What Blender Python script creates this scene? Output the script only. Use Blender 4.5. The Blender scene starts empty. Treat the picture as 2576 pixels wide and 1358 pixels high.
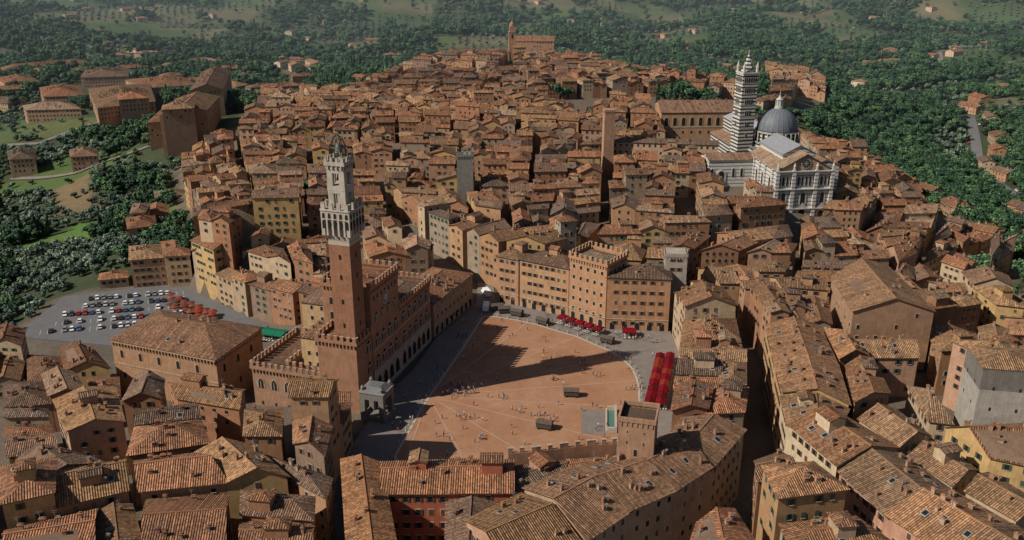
import bpy, math, random
import numpy as np
from mathutils import Vector, noise, Quaternion
random.seed(7); R=random.random
def U(a,b): return a+(b-a)*random.random()
scene=bpy.context.scene
COL=bpy.data.collections
root=scene.collection
# ------------------------------------------------------------------ materials
def newmat(name,rough=.9):
    m=bpy.data.materials.new(name); m.use_nodes=True
    nt=m.node_tree; b=nt.nodes['Principled BSDF']; b.inputs['Roughness'].default_value=rough
    b.inputs['Specular IOR Level'].default_value=.2
    return m,nt,b
def N(nt,t,**k):
    n=nt.nodes.new(t)
    for a,v in k.items(): setattr(n,a,v)
    return n
def mth(nt,op,a,b=None,c=None):
    n=N(nt,'ShaderNodeMath',operation=op)
    for i,x in enumerate((a,b,c)):
        if x is None: continue
        if isinstance(x,(int,float)): n.inputs[i].default_value=x
        else: nt.links.new(x,n.inputs[i])
    return n.outputs[0]
def mixc(nt,f,a,b,mode='MIX'):
    n=N(nt,'ShaderNodeMix',data_type='RGBA',blend_type=mode)
    for i,x in ((0,f),(6,a),(7,b)):
        if isinstance(x,(int,float)): n.inputs[i].default_value=x
        elif isinstance(x,tuple): n.inputs[i].default_value=x+(1,) if len(x)==3 else x
        else: nt.links.new(x,n.inputs[i])
    return n.outputs[2]
def noi(nt,scale,det=3,vec=None,rough=.5):
    n=N(nt,'ShaderNodeTexNoise'); n.inputs['Scale'].default_value=scale; n.inputs['Detail'].default_value=det
    n.inputs['Roughness'].default_value=rough
    if vec is not None: nt.links.new(vec,n.inputs['Vector'])
    return n.outputs[0]
def ramp(nt,f,a,b):
    n=N(nt,'ShaderNodeMapRange'); nt.links.new(f,n.inputs[0])
    n.inputs[1].default_value=a; n.inputs[2].default_value=b; return n.outputs[0]
def pos(nt): return N(nt,'ShaderNodeNewGeometry').outputs['Position']
def attr(nt,nm): return N(nt,'ShaderNodeAttribute',attribute_name=nm).outputs['Color']
def gain(nt,col,f,lo,hi):
    v=mth(nt,'MULTIPLY_ADD',f,hi-lo,lo)
    cc=N(nt,'ShaderNodeCombineColor'); 
    for i in range(3): nt.links.new(v,cc.inputs[i])
    return mixc(nt,1.0,col,cc.outputs[0],'MULTIPLY')
def bump(nt,b,h,dist,st=1):
    n=N(nt,'ShaderNodeBump'); n.inputs['Distance'].default_value=dist; n.inputs['Strength'].default_value=st
    nt.links.new(h,n.inputs['Height']); nt.links.new(n.outputs[0],b.inputs['Normal'])
M={}
m,nt,b=newmat('terracotta_roof_tiles'); M['roof']=m
uvn=N(nt,'ShaderNodeUVMap'); sp=N(nt,'ShaderNodeSeparateXYZ'); nt.links.new(uvn.outputs[0],sp.inputs[0])
u=mth(nt,'DIVIDE',sp.outputs[0],.56); v=mth(nt,'DIVIDE',sp.outputs[1],.45)
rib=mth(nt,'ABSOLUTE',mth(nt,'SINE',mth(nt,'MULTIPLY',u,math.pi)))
cx=N(nt,'ShaderNodeCombineXYZ'); nt.links.new(mth(nt,'FLOOR',u),cx.inputs[0]); nt.links.new(mth(nt,'FLOOR',v),cx.inputs[1])
wn=N(nt,'ShaderNodeTexWhiteNoise'); nt.links.new(cx.outputs[0],wn.inputs['Vector'])
cx2=N(nt,'ShaderNodeCombineXYZ'); nt.links.new(mth(nt,'FLOOR',u),cx2.inputs[0])
wn2=N(nt,'ShaderNodeTexWhiteNoise'); nt.links.new(cx2.outputs[0],wn2.inputs['Vector'])
P_=pos(nt)
c=attr(nt,'tint')
c=mixc(nt,mth(nt,'MULTIPLY',ramp(nt,noi(nt,.17,6,P_,.7),.44,.7),.62),c,(.115,.073,.05))
c=mixc(nt,mth(nt,'MULTIPLY',ramp(nt,noi(nt,.8,4,P_,.7),.52,.74),.5),c,(.33,.185,.09))
c=mixc(nt,mth(nt,'MULTIPLY',ramp(nt,noi(nt,.45,5,P_,.75),.58,.74),.55),c,(.09,.075,.06))
c=gain(nt,c,wn.outputs['Value'],.62,1.38)
c=gain(nt,c,wn2.outputs['Value'],.75,1.25)
c=gain(nt,c,rib,.4,1.2)  # groove shadow between tile ribs painted into the base colour, besides the bump
nt.links.new(c,b.inputs['Base Color']); bump(nt,b,mth(nt,'ADD',rib,mth(nt,'MULTIPLY',wn.outputs['Value'],.4)),.2)
def wallmat(name,brick=True):
    m,nt,b=newmat(name); P_=pos(nt); c=attr(nt,'tint')
    c=gain(nt,c,noi(nt,.35,5,P_,.65),.5,1.32)
    mp=N(nt,'ShaderNodeMapping'); nt.links.new(P_,mp.inputs[0]); mp.inputs['Scale'].default_value=(1.6,1.6,.25)
    c=gain(nt,c,noi(nt,1,4,mp.outputs[0],.7),.6,1.28)
    if brick:
        mp2=N(nt,'ShaderNodeMapping'); nt.links.new(P_,mp2.inputs[0]); mp2.inputs['Scale'].default_value=(2.5,2.5,9)
        f=noi(nt,1,2,mp2.outputs[0],.8); c=gain(nt,c,f,.6,1.4); bump(nt,b,f,.06)
    else: bump(nt,b,noi(nt,4,3,P_),.04)
    nt.links.new(c,b.inputs['Base Color']); M[name.split('_')[0]]=m
wallmat('plaster_wall',brick=False); wallmat('brick_wall'); wallmat('stone_wall')
m,nt,b=newmat('painted_surface',.6); nt.links.new(attr(nt,'tint'),b.inputs['Base Color']); M['paint']=m
m,nt,b=newmat('awning_cloth',.95); P_=pos(nt); nt.links.new(gain(nt,attr(nt,'tint'),noi(nt,1.5,4,P_,.7),.5,1.4),b.inputs['Base Color']); b.inputs['Specular IOR Level'].default_value=0; bump(nt,b,noi(nt,1.2,3,P_),.3); M['cloth']=m
m,nt,b=newmat('window_glass',.15); b.inputs['Base Color'].default_value=(.018,.02,.022,1); b.inputs['Specular IOR Level'].default_value=.5; M['glass']=m
m,nt,b=newmat('dark_opening',.9); b.inputs['Base Color'].default_value=(.02,.016,.013,1); M['dark']=m
def stripes(name,per,frac,light,dark):
    m,nt,b=newmat(name,.6); P_=pos(nt); s=N(nt,'ShaderNodeSeparateXYZ'); nt.links.new(P_,s.inputs[0])
    f=mth(nt,'LESS_THAN',mth(nt,'FRACT',mth(nt,'DIVIDE',s.outputs[2],per)),frac)
    c=mixc(nt,f,light,dark); c=gain(nt,c,noi(nt,.8,5,P_,.7),.6,1.3); nt.links.new(c,b.inputs['Base Color']); M[name]=m
stripes('striped_marble',1.9,.47,(.52,.50,.46),(.035,.04,.04))
stripes('banded_marble',1.9,.25,(.56,.54,.51),(.14,.15,.15))
m,nt,b=newmat('lead_roof',.5); P_=pos(nt); c=gain(nt,attr(nt,'tint'),noi(nt,.7,4,P_),.7,1.3); nt.links.new(c,b.inputs['Base Color']); M['lead']=m
m,nt,b=newmat('foliage',.7); c=attr(nt,'tint'); oi=N(nt,'ShaderNodeObjectInfo')
c=gain(nt,c,oi.outputs['Random'],.6,1.75)
hs=N(nt,'ShaderNodeHueSaturation'); nt.links.new(c,hs.inputs['Color']); nt.links.new(mth(nt,'MULTIPLY_ADD',oi.outputs['Random'],-.09,.56),hs.inputs['Hue'])
c=gain(nt,hs.outputs[0],noi(nt,.012,3,pos(nt),.6),.6,1.6)
nt.links.new(c,b.inputs['Base Color']); M['leaf']=m
m,nt,b=newmat('bark'); b.inputs['Base Color'].default_value=(.07,.05,.035,1); M['bark']=m
m,nt,b=newmat('piazza_brick_paving'); P_=pos(nt)
c=mixc(nt,ramp(nt,noi(nt,.06,5,P_,.6),.35,.65),(.30,.15,.085),(.36,.20,.12))
mp=N(nt,'ShaderNodeMapping'); nt.links.new(P_,mp.inputs[0]); mp.inputs['Rotation'].default_value=(0,0,.35); mp.inputs['Scale'].default_value=(1,3.5,1)
c=gain(nt,c,noi(nt,1.3,3,mp.outputs[0],.7),.6,1.4)
c=gain(nt,c,noi(nt,.22,6,P_,.8),.6,1.35)
wv=N(nt,'ShaderNodeTexWave'); wv.inputs['Scale'].default_value=.45; wv.inputs['Distortion'].default_value=.4; nt.links.new(mp.outputs[0],wv.inputs['Vector'])
c=gain(nt,c,wv.outputs['Fac'],.88,1.1)
nt.links.new(c,b.inputs['Base Color']); bump(nt,b,noi(nt,3,2,P_),.03); M['campo']=m
def plain(name,key,col,sc=.5,lo=.75,hi=1.25,rough=.9):
    m,nt,b=newmat(name,rough); P_=pos(nt); c=gain(nt,mixc(nt,0.0,col,col),noi(nt,sc,5,P_,.65),lo,hi)
    c=gain(nt,c,noi(nt,sc*8,2,P_,.7),.8,1.2); nt.links.new(c,b.inputs['Base Color']); M[key]=m
plain('grey_stone_paving','paving',(.19,.165,.15),.3,.65,1.3); plain('travertine','trav',(.40,.34,.28),.8); plain('worn_travertine_band','band',(.39,.26,.18),.8,.6,1.3)
plain('asphalt','asphalt',(.13,.13,.135),.2); plain('water','water',(.08,.16,.13),1,.9,1.1,.1)
m,nt,b=newmat('terrain_ground'); P_=pos(nt); c=attr(nt,'tint')
c=gain(nt,c,noi(nt,.02,6,P_,.7),.6,1.4); c=gain(nt,c,noi(nt,.25,5,P_,.75),.55,1.4)
nt.links.new(c,b.inputs['Base Color']); bump(nt,b,noi(nt,.6,4,P_,.7),.5); M['terrain']=m
# ------------------------------------------------------------------ mesh builder
class MB:
    def __init__(s): s.v=[];s.f=[];s.m=[];s.c=[];s.uv=[];s.mats=[]
    def face(s,pts,mat,tint=(.5,.5,.5),uv=None):
        i=len(s.v); s.v.extend(pts); n=len(pts); s.f.append(tuple(range(i,i+n)))
        if mat not in s.mats: s.mats.append(mat)
        s.m.append(s.mats.index(mat)); s.c.append((tint,n)); s.uv.extend(uv if uv else [(0,0)]*n)
    def prism(s,poly,z0,z1,mat,tint=(.5,.5,.5),top=True,bot=False,tmat=None,ttint=None,scale=1):
        n=len(poly); cx=sum(p[0] for p in poly)/n; cy=sum(p[1] for p in poly)/n
        tp=[(cx+(p[0]-cx)*scale,cy+(p[1]-cy)*scale) for p in poly]
        for i in range(n):
            a,b=poly[i],poly[(i+1)%n]; a2,b2=tp[i],tp[(i+1)%n]
            s.face([(a[0],a[1],z0),(b[0],b[1],z0),(b2[0],b2[1],z1),(a2[0],a2[1],z1)],mat,tint)
        if top: s.face([(p[0],p[1],z1) for p in tp],tmat or mat,ttint or tint)
        if bot: s.face([(p[0],p[1],z0) for p in reversed(poly)],mat,tint)
    def box(s,c,d,hx,hy,z0,z1,mat,tint=(.5,.5,.5),scale=1,**k):
        L=math.hypot(*d); dx,dy=d[0]/L,d[1]/L
        P=[(c[0]+dx*a-dy*b,c[1]+dy*a+dx*b) for a,b in ((-hx,-hy),(hx,-hy),(hx,hy),(-hx,hy))]
        s.prism(P,z0,z1,mat,tint,scale=scale,**k)
    def lathe(s,c,prof,n,mat,tint=(.5,.5,.5),a0=0):
        for k in range(len(prof)-1):
            r0,z0=prof[k];r1,z1=prof[k+1]
            for i in range(n):
                t0=a0+2*math.pi*i/n;t1=a0+2*math.pi*(i+1)/n
                q=[(c[0]+r0*math.cos(t0),c[1]+r0*math.sin(t0),z0),(c[0]+r0*math.cos(t1),c[1]+r0*math.sin(t1),z0),
                   (c[0]+r1*math.cos(t1),c[1]+r1*math.sin(t1),z1),(c[0]+r1*math.cos(t0),c[1]+r1*math.sin(t0),z1)]
                if r1<1e-4: q=q[:3]
                elif r0<1e-4: q=[q[0],q[2],q[3]]
                s.face(q,mat,tint)
    def mesh(s,name,smooth=False):
        me=bpy.data.meshes.new(name); me.from_pydata(s.v,[],s.f)
        for k in s.mats: me.materials.append(M[k])
        me.polygons.foreach_set('material_index',s.m)
        ca=me.color_attributes.new('tint','FLOAT_COLOR','CORNER')
        arr=[]
        for t,n in s.c: arr.extend((t[0],t[1],t[2],1.0)*n)
        ca.data.foreach_set('color',arr)
        uvl=me.uv_layers.new(name='UVMap'); uvl.data.foreach_set('uv',np.array(s.uv,dtype=np.float32).ravel())
        if smooth: me.polygons.foreach_set('use_smooth',[True]*len(s.f))
        me.update(); return me
    def obj(s,name,smooth=False,loc=(0,0,0)):
        o=bpy.data.objects.new(name,s.mesh(name,smooth)); o.location=loc; root.objects.link(o); return o
def inst(name,me,loc,rz=0,sc=1):
    o=bpy.data.objects.new(name,me); o.location=loc; o.rotation_euler=(0,0,rz); o.scale=(sc,)*3 if isinstance(sc,(int,float)) else sc
    root.objects.link(o); return o
def ccw(P):
    a=sum(P[i][0]*P[(i+1)%len(P)][1]-P[(i+1)%len(P)][0]*P[i][1] for i in range(len(P)))
    return list(P) if a>0 else list(reversed(P))
def area(P): return abs(sum(P[i][0]*P[(i+1)%len(P)][1]-P[(i+1)%len(P)][0]*P[i][1] for i in range(len(P))))/2
def offs(P,o):
    n=len(P);out=[]
    for i in range(n):
        a,b,c=P[i-1],P[i],P[(i+1)%n]
        l1=math.hypot(b[0]-a[0],b[1]-a[1]) or 1;l2=math.hypot(c[0]-b[0],c[1]-b[1]) or 1
        n1=((b[1]-a[1])/l1,-(b[0]-a[0])/l1);n2=((c[1]-b[1])/l2,-(c[0]-b[0])/l2)
        k=o/max(.45,(1+n1[0]*n2[0]+n1[1]*n2[1]))
        out.append((b[0]+(n1[0]+n2[0])*k,b[1]+(n1[1]+n2[1])*k))
    return out
def inpoly(x,y,P):
    c=False;j=len(P)-1
    for i in range(len(P)):
        if (P[i][1]>y)!=(P[j][1]>y) and x<(P[j][0]-P[i][0])*(y-P[i][1])/(P[j][1]-P[i][1])+P[i][0]: c=not c
        j=i
    return c
def lerp(a,b,t): return tuple(a[i]+(b[i]-a[i])*t for i in range(len(a)))
def dist(a,b): return math.hypot(a[0]-b[0],a[1]-b[1])
# ------------------------------------------------------------------ plan data (metres)
DT='''N1 20 18 -122,183 -95,193 -88,178 -113,166
N2 20 18 -95,193 -66,201 -52,185 -88,178
N3 20 18 -66,201 -43,189 -43,178 -52,185
N4 20 18 -113,166 -88,178 -75,155 -105,152
N6 20 18 -65,181 -45,178 -41,155 -58,155
N7 18 16 -129,200 -118,206 -101,198 -119,186
N8 16 15 -132,227 -116,236 -104,214 -119,208
N9 18 17 -105,221 -89,226 -78,204 -99,197
N10 16 16 -105,242 -78,237 -76,223 -98,230
N11 18 16 -77,228 -65,228 -59,204 -71,204
N12 20 19 -65,232 -46,234 -48,211 -60,211
N12b 15 16 -66,244 -48,243 -47,235 -65,233
N13 20 19 -60,213 -47,210 -46,193 -57,200
N14 12 13 -151,234 -136,234 -123,213 -137,209
N15 8 12 -166,260 -142,263 -130,247 -156,242
N16 4 11 -176,293 -148,290 -135,274 -164,270
N17 3 11 -205,305 -178,302 -166,272 -190,270
N18 6 12 -143,268 -131,270 -120,245 -130,247
N19 14 13 -155,210 -139,206 -125,184 -145,178
N21 12 13 -120,255 -108,252 -104,238 -117,236
R1 20 18 60,314 78,322 80,290 59.5,289
R2 20 18 59,287 79,288 74,256 52,257
R3 20 18 52,255 74,254 68,229 45,228
C9 20 18 45,225 68,227 63,211 41,209
Q1 22 19 86,307 115,299 109,277 86,277
Qb 20 17 107,272 134,272 130,256 108,256
Qc 20 17 102,270 110,254 110,247 98,244
Qr1 22 19 98,240 110,246 106,221 92,215
Qr2 22 19 92,213 106,220 110,203 98,197
Qr3 22 19 98,195 110,203 115,188 104,180
Qr4 22 19 104,178 115,187 122,172 111,165
U1 16 15 151,336 178,331 175,306 148,297
U2 12 14 180,330 200,324 205,300 180,309
U2b 12 14 180,305 215,300 215,280 184,282
U3 18 16 144,287 180,280 169,260 135,257
U3b 18 16 183,278 215,276 205,250 172,258
U4 20 17 116,238 122,236 121,213 113,215
U5 18 16 135,254 168,256 160,236 142,238
U6 22 18 111,205 141,208 128,183 116,189
U7 20 17 143,232 175,232 165,205 144,206
T1 20 17 59,192 68,197 71,184 57,181
T2 20 17 57,180 71,182 76,169 57,165
T3 20 17 57,164 76,167 82,155 57,152
T4 18 15 40,167 51,173 54,153 34,152
D1 30 13 -112,926 -108,1087 0,1066 -15,877
D2 32 13 0,1070 69,1048 118,866 0,872
D3 30 13 -111,877 3,874 12,752 -145,752
D4 30 13 5,870 118,862 138,776 16,752
D5 24 13 -215,790 -148,752 -92,690 -200,692
D6 27 13 -143,747 30,747 31,676 -88,688
D7 30 13 76,710 107,689 100,644 69,648
D8 30 13 130,857 204,809 192,770 124,805
D9 16 12 295,1100 340,989 304,870 262,912
D10 20 12 254,882 285,895 246,790 220,775
D11 24 14 -206,689 -92,687 -78,600 -184,587
D12 28 14 -88,684 4,669 3,568 -75,581
D13 30 14 6,665 100,640 96,548 5,560
D14 18 14 -227,603 -193,617 -167,533 -194,511
D15 24 14 -181,584 -78,578 -68,508 -155,508
D16 28 14 -74,577 14,563 12,492 -64,498
D17 30 14 17,549 90,538 63,511 15,492
D18 16 14 -193,508 -166,528 -138,467 -165,457
D19 22 14 -153,504 -79,500 -70,452 -131,445
D20 25 14 -72,498 -20,490 -18,443 -66,443
D21 30 15 -17,490 50,496 47,446 -16,441
D22 32 15 56,492 105,482 100,447 51,447
D23 12 14 -168,455 -140,463 -126,428 -153,408
D24 20 14 -129,442 -68,447 -56,401 -120,395
D25 24 15 -62,440 -6,440 -4,402 -44,422
D26 26 16 -3,441 45,441 42,402 0,386
D27 28 16 48,442 84,445 74,388 45,396
D28 28 16 92,441 120,428 125,388 84,377
D29 10 13 -153,405 -122,392 -124,376 -148,388
D30 14 14 -120,392 -86,396 -84,390 -118,380
D32 14 14 -120,378 -84,387 -76,347 -108,369
D33 20 15 -69,387 -33,370 -34,353 -60,350
D34 22 18 -51,412 -42,419 -8,397 -22,378
D35 22 20 -21.5,376 -7,394 8,368 -6,360
D36 22 20 -4,359 11,365 31,368 14,354
D39 24 20 2,382 42,396 34,374 11,366
D40 24 19 45,390 82,383 89,376 36,373
D38 22 19 35,366 88,372 70,342 32,348
D41 24 17 87,371 124,383 121,364 100,356
D42 20 17 91,362 122,359 115,346 76,347
D43 20 18 74,343 143,342 128,322 80,324
D43b 20 18 86,321 118,318 117,304 86,311
D44 14 13 186,508 241,518 227,456 168,452
D45 12 13 172,447 226,453 200,411 145,416
D46 16 15 134,402 168,402 164,363 123,358
D46b 12 14 170,400 198,405 180,374 166,362
D47 8 13 202,406 229,450 249,432 184,377
Db 6 12 188,372 254,428 240,404 194,360
D48 12 13 205,640 236,625 250,530 190,514
D49 10 14 163,358 182,371 183,352 150,343
D50 14 14 186,350 205,345 200,330 184,334
MKa 3 13 -149,390 -115,358 -107,366 -138,398
MKb 4 13 -114,357 -90,341 -83,352 -106,365
MKc 6 13 -89,340 -74,332 -70,343 -82,351'''
DIST=[]
for l in DT.split('\n'):
    t=l.split(); DIST.append((t[0],float(t[1]),float(t[2]),[tuple(map(float,q.split(','))) for q in t[3:]]))
CAMPO=[(-46,240),(-42,262),(-34,285),(-29,309),(-15,344),(-15,378),(-9,378),(-7,350),(3,342),(22.5,331),(36,319),(61,317),(61,288),(54,256),(47,227),(43,208),(30,190),(0,188),(-43,190),(-48,230)]
SHELL=[(-34,226),(-29,255),(-24,276),(-18,300),(-11.6,330),(-6,329.5),(2,326),(9.5,321.8),(17,316),(24.5,310.5),(31,303),(36.5,297),(40,290),(42.3,283),(42.8,276),(42.6,268),(41.5,259),(40.3,252.5),(38.5,246.5),(35.6,240.2),(32,235),(22,224),(12.5,217),(0,213),(-21,213),(-32,219)]
PARK=[(-206,338),(-206,382),(-180,392),(-157,408),(-151,391),(-116,359),(-104,349),(-100,334),(-130,322),(-163,329)]
HULL=[(-240,240),(-212,310),(-209,385),(-157,413),(-172,450),(-200,510),(-234,600),(-225,640),(-215,680),(-225,800),(-150,790),(-115,930),(-116,1092),(74,1078),(125,872),(200,822),(215,780),(150,700),(165,630),(240,640),(257,530),(247,460),(262,428),(205,345),(225,320),(240,200),(240,50),(-240,50)]
HULL2=[(345,995),(300,1108),(255,905),(215,770),(250,780),(310,865)]
# ------------------------------------------------------------------ ground height
ctrl=[(-40,250,-.5),(0,330,-.5),(50,300,-.5),(30,250,-.5),(-20,280,-.5),(0,210,-.5),(60,200,2),(-48,205,1),(-12,365,0),(60,316,0),
(0,120,3),(150,120,5),(-150,120,0),(0,0,0),(-120,285,-8),(-90,262,-5),(-70,290,-4),
(-180,357,-12.5),(-205,335,-13),(-140,385,-12),(-125,345,-11),(-190,385,-12.5),(-230,370,-18),
(-270,500,-27),(-330,420,-38),(-270,350,-26),(-400,600,-42),(-311,697,-14),(-360,690,-20),(-215,560,-12),(-205,490,-12),(-200,440,-9),(-180,415,-10),
(-262,690,6),(-290,800,6),(-389,790,-4),(-523,1060,-8),(-300,640,-12),(-245,640,-2),(-340,820,2),(-600,1150,-12),(-450,1000,-2),
(145,425,12),(120,465,20),(145,500,20),(120,600,19),(170,560,12),(210,600,0),
(300,560,-26),(400,762,-42),(420,1050,-42),(300,480,-20),(330,430,-28),(370,615,-38),(300,340,-6),(300,250,0),(260,660,-18),(220,720,0),(300,800,-20),
(480,650,-20),(560,800,5),(700,700,35),(700,1000,10),(200,950,0),(150,1000,0),(-180,1000,-10),(-250,1000,-15),(-150,1150,-10),(0,1180,-5),
(-800,1300,-30),(0,1400,-40),(600,1400,-40),(-1000,2200,-20),(0,2200,-30),(1000,2200,-10),(0,3500,40),(-1500,3500,60),(1500,3500,60),(-700,800,-35),(0,5200,110),(-3000,4500,110),(3000,4500,110),(-2000,1200,0),(2000,1200,60),(-600,300,-40),(600,250,-20)]
for n_,ze,h,P in DIST:
    cx=sum(p[0] for p in P)/4; cy=sum(p[1] for p in P)/4; ctrl.append((cx,cy,ze-h))
CT=np.array(ctrl,dtype=float)
A=np.sqrt(((CT[:,None,:2]-CT[None,:,:2])**2).sum(2)+25.)
W=np.linalg.solve(A+np.eye(len(CT))*2.0,CT[:,2]-CT[:,2].mean()); ZM=CT[:,2].mean()
def ground(x,y):
    return float((np.sqrt((CT[:,0]-x)**2+(CT[:,1]-y)**2+25.)*W).sum()+ZM)
def hills(x,y):
    k=min(1,max(0,(y-1050)/900)); 
    return k*(noise.noise(Vector((x/700,y/700,1.3)))*85+noise.noise(Vector((x/260,y/260,7)))*36)
def gz(x,y):
    if inpoly(x,y,PARK): return -12.05
    return ground(x,y)+hills(x,y)
def fieldness(x,y):
    v=noise.noise(Vector((x/210+5,y/300,3)))+.5*noise.noise(Vector((x/75,y/95,9)))
    v+=min(.14,max(0,(y-1300)/6000)) + (.17 if x<-200 and y>1200 else 0)
    if x>250 and y<1150: v-=.2
    return v-.09
LAWN=[(-300,505),(-268,541),(-240,529),(-244,492)]; LAWN2=[(-390,640),(-350,700),(-290,690),(-285,640),(-330,610)]; LAWN3=[(-420,745),(-330,745),(-320,790),(-430,790)]
TANF=[(-325,610),(-303,628),(-266,555),(-296,560)]; LAWN4=[(-228,520),(-208,528),(-198,500),(-214,494)]
def cellv(x,y):
    k=noise.cell(Vector((x/110+noise.noise(Vector((x/200,y/200,0)))*.6,y/130,2)))
    return (k+1)/2 if k<0 else k
PAL=[(.075,.105,.042),(.055,.09,.036),(.125,.115,.068),(.065,.098,.045),(.048,.08,.033),(.10,.11,.058)]
def groundcol(x,y):
    if inpoly(x,y,HULL) or inpoly(x,y,HULL2): return (.13,.105,.082)
    if inpoly(x,y,LAWN) or inpoly(x,y,LAWN4): return (.085,.15,.035)
    if inpoly(x,y,TANF): return (.17,.125,.07)
    if inpoly(x,y,LAWN2): return (.075,.115,.035)
    if inpoly(x,y,LAWN3): return (.10,.115,.045)
    if fieldness(x,y)>.12: return PAL[int(cellv(x,y)*5.99)%6]
    return (.045,.06,.03)
ys=list(np.arange(60,720,7.)); s=7.
while ys[-1]<5600: s*=1.028; ys.append(ys[-1]+s)
xs=list(np.arange(0,420,8.)); s=8.
while xs[-1]<3600: s*=1.055; xs.append(xs[-1]+s)
xs=[-x for x in reversed(xs[1:])]+xs
CO5=offs(ccw(CAMPO),5); PO5=offs(ccw(PARK),5)
tb=[];tc=[]
for y in ys:
    for x in xs:
        z=gz(x,y)
        if y<400 and inpoly(x,y,CO5): z=min(z,-.6)
        if y<430 and inpoly(x,y,PO5): z=-12.8
        tb.append((x,y,z)); tc.extend(groundcol(x,y)+(1.,))
nx=len(xs)
fs=[(j*nx+i,j*nx+i+1,(j+1)*nx+i+1,(j+1)*nx+i) for j in range(len(ys)-1) for i in range(nx-1)]
me=bpy.data.meshes.new('terrain'); me.from_pydata(tb,[],fs)
ca=me.color_attributes.new('tint','FLOAT_COLOR','POINT'); ca.data.foreach_set('color',tc)
me.materials.append(M['terrain']); me.polygons.foreach_set('use_smooth',[True]*len(fs))
root.objects.link(bpy.data.objects.new('terrain',me))
# ------------------------------------------------------------------ piazza
mb=MB(); mb.prism(ccw(CAMPO),-2,0,'paving'); mb.obj('piazza_pavement')
mb=MB(); mb.prism(ccw(SHELL),-.5,.06,'campo')
FP=(-27.5,263)
mb.obj('brick_piazza_floor')
mb=MB()
def strip(mb,a,b,w,z,mat):
    L=dist(a,b) or 1; nx_,ny_=-(b[1]-a[1])/L*w/2,(b[0]-a[0])/L*w/2
    mb.face([(a[0]-nx_,a[1]-ny_,z),(b[0]-nx_,b[1]-ny_,z),(b[0]+nx_,b[1]+ny_,z),(a[0]+nx_,a[1]+ny_,z)],mat)
for i,q in enumerate([(-11.6,330),(6,324),(24,310),(38,293),(42.5,274),(40.5,255),(31,234),(12.5,217),(-10,213),(-31,220)]):
    strip(mb,lerp(FP,q,.1),lerp(FP,q,.995),.45,.075+i*.004,'band')
for i in range(len(SHELL)):
    strip(mb,SHELL[i],SHELL[(i+1)%len(SHELL)],.8,.13+.004*(i%2),'trav')
mb.obj('travertine_paving_bands')
mb=MB(); mb.prism(ccw(PARK),-14,-12,'asphalt'); mb.obj('parking_lot')
# ------------------------------------------------------------------ houses
WT=[(.34,.175,.10),(.31,.165,.095),(.42,.25,.13),(.50,.33,.15),(.40,.23,.135),(.40,.29,.19),(.26,.18,.13),(.38,.22,.12),(.43,.265,.15),(.48,.36,.24),(.36,.18,.105),(.32,.245,.18),(.46,.28,.19)]
SH=[(.05,.09,.06),(.10,.055,.035),(.13,.09,.06),(.06,.12,.09),(.16,.12,.09),(.09,.06,.045)]
def rtint(x=0,y=500):
    k=U(.68,1.2); h=R(); r=R()
    if r<.5: c=lerp((.34,.15,.078),(.26,.135,.078),h)
    elif r<.74: c=lerp((.22,.13,.085),(.16,.115,.09),h)
    elif r<.92: c=lerp((.34,.19,.095),(.29,.175,.10),h)
    else: c=lerp((.38,.22,.135),(.33,.235,.16),h)
    if x>55 and y<330: c=lerp(c,(.34,.20,.10),.45)
    return (c[0]*k,c[1]*k,c[2]*k)
def arch(mb,a,d,n,s,z0,w,h,off=.1,fr=.25,ft=(.4,.36,.3),fm='stone',pointed=False,dm='dark'):
    def pts(w,h,zz):
        p=[(-w/2,zz),(w/2,zz)]; sp=h-w/2*(1.25 if pointed else 1)
        for k in range(0,7):
            t=math.pi*k/6; x=w/2*math.cos(t); zz2=math.sin(t)*w/2
            if pointed: zz2=(1-abs(math.cos(t))**1.4)*w/2*1.25
            p.append((x,zz+sp+zz2))
        return p
    X=lambda q,o:(a[0]+d[0]*(s+q[0])+n[0]*o,a[1]+d[1]*(s+q[0])+n[1]*o,q[1])
    if fr>0:
        o=pts(w+2*fr,h+fr,z0)
        mb.face([X(q,off) for q in o],fm,ft)
        for i in range(len(o)):
            q,r=o[i],o[(i+1)%len(o)]
            mb.face([X(q,0),X(r,0),X(r,off),X(q,off)],fm,ft)
    mb.face([X(q,off+.03) for q in pts(w,h,z0+.02)],dm)
def rect(mb,a,d,n,s0,s1,z0,z1,off,mat,tint=(.5,.5,.5)):
    X=lambda s,z:(a[0]+d[0]*s+n[0]*off,a[1]+d[1]*s+n[1]*off,z)
    mb.face([X(s0,z0),X(s1,z0),X(s1,z1),X(s0,z1)],mat,tint)
def ebox(mb,a,d,n,s0,s1,z0,z1,o0,o1,mat,tint=(.5,.5,.5)):
    P=[(a[0]+d[0]*s+n[0]*o,a[1]+d[1]*s+n[1]*o) for s,o in ((s0,o1),(s1,o1),(s1,o0),(s0,o0))]
    mb.prism(ccw(P),z0,z1,mat,tint,bot=True)
def edge(a,b):
    L=dist(a,b) or 1e-3; d=((b[0]-a[0])/L,(b[1]-a[1])/L); return L,d,(d[1],-d[0])
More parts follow.
